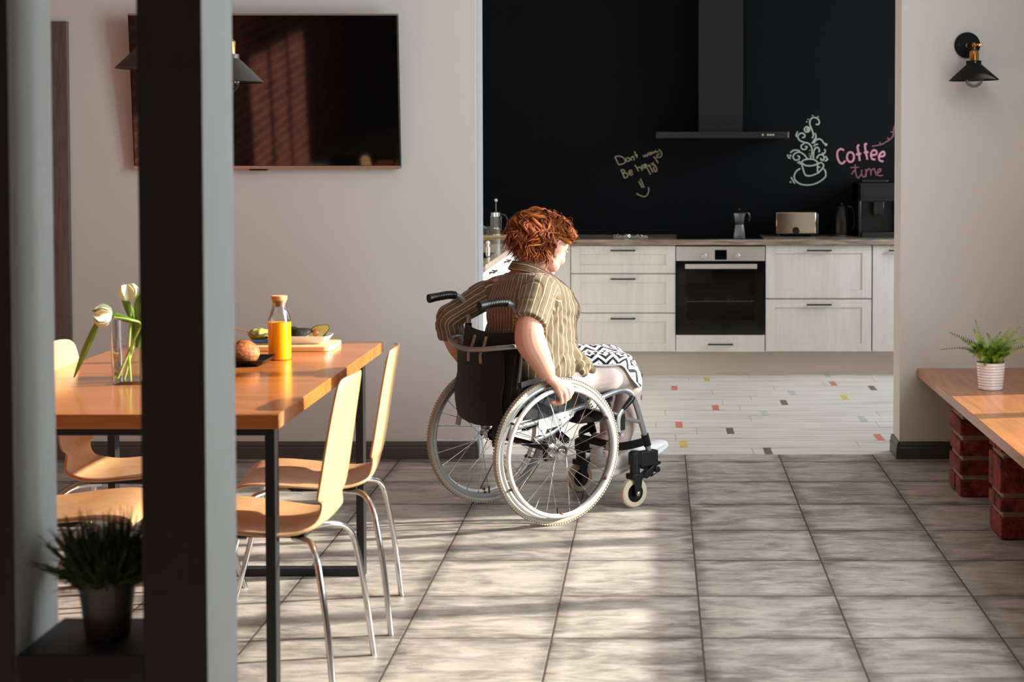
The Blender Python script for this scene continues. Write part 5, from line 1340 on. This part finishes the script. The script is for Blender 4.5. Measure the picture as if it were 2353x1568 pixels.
def lock(a0, th0, a1, th1, w, lift, tipout, wav, seed, uid):
    r = random.Random(seed); n = 13; pts = []; ph = r.uniform(0, 6.28); fr_ = r.uniform(.8, 1.4)
    for i in range(n):
        t = i / (n - 1); th_ = th0 + (th1 - th0) * t; a = a0 + (a1 - a0) * t + (.42 * noise.noise(Vector((a0 * 1.6, th_ * 2.2, 1.3))) + .25 * noise.noise(Vector((a0 * 3.1, th_ * 4.5, 5.3))) + wav * .75 * math.sin(fr_ * 2 * PI * t + ph)) * min(1, t * 2)
        th = th0 + (th1 - th0) * t
        p = hair_r(a, th) * .97; d = (p - Vector((-.012, 0, .02))).normalized()
        p = p * (1 + 0) + d * (.012 * noise.noise(Vector((a * 2.4, th * 3.4, 8.1))) + lift * math.sin(PI * min(1, t * 1.15)) + .007 * math.sin(fr_ * 7 * t + ph * 2) + tipout * max(0, t - .62) ** 1.3)
        pts.append(p)
    for p in pts[2:]:
        # keep the right ear and cheek clear
        if p.x > -.048 and p.z < .044 and p.z > -.05 and abs(p.y) > .04: return
        if p.x > -.012 and p.z < .03 and abs(p.y) > .04: return
        if p.x > .045 and p.z < .050 and abs(p.y) < .09: return
    ws = [w * (.55 + .45 * math.sin(PI * min(1, .15 + t_ / (n - 1) * .9))) * (1 if t_ < n - 3 else (n - 1 - t_) / 3 + .06) for t_ in range(n)]
    b = len(hb_.v); hb_.tube([H(p) for p in pts], ws, n=6, flat=.45, up=tuple(HR @ (pts[0] - Vector((-.012, 0, .02))).normalized()))
    UVH.extend([(uid + .12 + .76 * abs(((k % 6) / 3.0) - 1), (k // 6) / n) for k in range(len(hb_.v) - b)])
for i in range(1000):
    a = rh.uniform(-PI, PI); z = rh.random()
    if i % 3 == 0: th0 = rh.uniform(.05, .8); th1 = th0 + rh.uniform(.7, 1.3)
    elif i % 3 == 1: th0 = rh.uniform(.5, 1.4); th1 = th0 + rh.uniform(.6, 1.1)
    else: th0 = rh.uniform(1.1, 1.75); th1 = rh.uniform(2.0, 2.6)
    A = abs(a); sgn = 1 if a > 0 else -1
    if A < 1.2: a1 = a + sgn * rh.uniform(.3, 1.0); th0 = min(th0, .9); th1 = min(th1, 1.25)
    else: a1 = a + rh.uniform(-.35, .35)
    th1 = min(th1, 2.6)
    lock(a, th0, a1, th1, rh.uniform(.0030, .0092), rh.uniform(-.004, .016), rh.uniform(.0, .06) if th1 > 1.7 else rh.uniform(0, .012), rh.uniform(.05, .24), i, i + 10)
for i in range(160):   # loose ends flicking out at the nape and sides
    a = rh.choice((-1, 1)) * rh.uniform(1.95, PI); th0 = rh.uniform(1.5, 2.0)
    lock(a, th0, a + rh.uniform(-.3, .3), rh.uniform(2.25, 2.5), rh.uniform(.0018, .0042), rh.uniform(.004, .012), rh.uniform(.08, .20), rh.uniform(.05, .25), 5000 + i, i + 2000)
for i in range(90):    # flicked-out locks low on the back of the head
    a = rh.choice((1, 1, -1)) * rh.uniform(2.2, PI); th0 = rh.uniform(1.2, 1.6)
    lock(a, th0, a + rh.uniform(-.2, .5), rh.uniform(1.85, 2.35), rh.uniform(.003, .0065), rh.uniform(.004, .014), rh.uniform(.10, .30), rh.uniform(.05, .2), 7000 + i, i + 4000)
for i in range(240):   # fine flyaway strands
    a = rh.uniform(-PI, PI); th0 = rh.uniform(.1, 1.6); A = abs(a)
    lock(a, th0, a + rh.uniform(-.5, .5), min(th0 + rh.uniform(.4, .9), 1.2 if A < 1.2 else 2.4), rh.uniform(.0006, .0013), rh.uniform(.012, .030), rh.uniform(.0, .05), rh.uniform(.1, .3), 9000 + i, i + 3000)
me = bpy.data.meshes.new('hair'); me.from_pydata([tuple(v) for v in hb_.v], [], hb_.f)
uvh = me.uv_layers.new(name='UVMap').data
for l in me.loops: uvh[l.index].uv = UVH[l.vertex_index]
bm = bmesh.new(); bm.from_mesh(me); bmesh.ops.recalc_face_normals(bm, faces=bm.faces); bm.to_mesh(me); bm.free()
meshobj(me, 'hair', 'hair_red', pn)
# ------------------------------------------------------------------ light
az = math.radians(10); tx = .3435      # sun height along the room's width
dsun = Vector((math.cos(az), math.sin(az), tx * math.cos(az))).normalized()
sd_ = bpy.data.lights.new('sun', 'SUN'); sd_.energy = 13.5; sd_.angle = math.radians(1.0); sd_.color = (1.0, .925, .82)
so_ = bpy.data.objects.new('sun', sd_); C.objects.link(so_); so_.location = (8, 6, 5)
so_.rotation_euler = dsun.to_track_quat('Z', 'Y').to_euler()
def area(name, loc, size, power, color, aim):
    l = bpy.data.lights.new(name, 'AREA'); l.shape = 'RECTANGLE'; l.size, l.size_y = size; l.energy = power; l.color = color
    o = bpy.data.objects.new(name, l); C.objects.link(o); o.location = loc
    o.rotation_euler = (-Vector(aim)).to_track_quat('Z', 'Y').to_euler(); return o
SKY = (.87, .94, 1.0)
# daylight from the sky, one light in each window opening
area('sky_light_window_1', (XR + .16, 5.0, 1.9), (1.6, 2.8), 185, SKY, (-1, 0, 0))
area('sky_light_window_2', (XR + .16, 2.4, 1.86), (2.0, 2.7), 8, SKY, (-1, 0, 0))
area('sky_light_kitchen_window', (XK1 + .16, 10.05, 1.95), (2.0, 1.5), 98, SKY, (-1, 0, 0))
w = bpy.data.worlds.new('sky'); sc.world = w; w.use_nodes = True
bg = w.node_tree.nodes['Background']; bg.inputs[0].default_value = (.75, .87, 1.0, 1); bg.inputs[1].default_value = .5
# ------------------------------------------------------------------ camera
cd = bpy.data.cameras.new('camera'); cam = bpy.data.objects.new('camera', cd); C.objects.link(cam); sc.camera = cam
cam.location = (0, 0, CAMH); cam.rotation_euler = (PI / 2 - TH, 0, 0)
cd.sensor_width = 36; cd.lens = FPX / 2353 * 36
cd.shift_x = -(PXC - 1176.5) / 2353; cd.shift_y = (PYC - 784) / 2353
cd.clip_start = .05; cd.clip_end = 100
cd.dof.use_dof = True; cd.dof.focus_distance = 6.85; cd.dof.aperture_fstop = cd.lens / 1000 / .014
sc.view_settings.view_transform = 'Standard'; sc.view_settings.look = 'None'; sc.view_settings.gamma = 1; sc.view_settings.use_curve_mapping = False
sc.view_settings.exposure = 0.0
sc.cycles.max_bounces = 10; sc.cycles.transparent_max_bounces = 12; sc.cycles.transmission_bounces = 8; sc.cycles.diffuse_bounces = 6
sc.cycles.caustics_reflective = False; sc.cycles.sample_clamp_indirect = 8
bpy.context.view_layer.update()
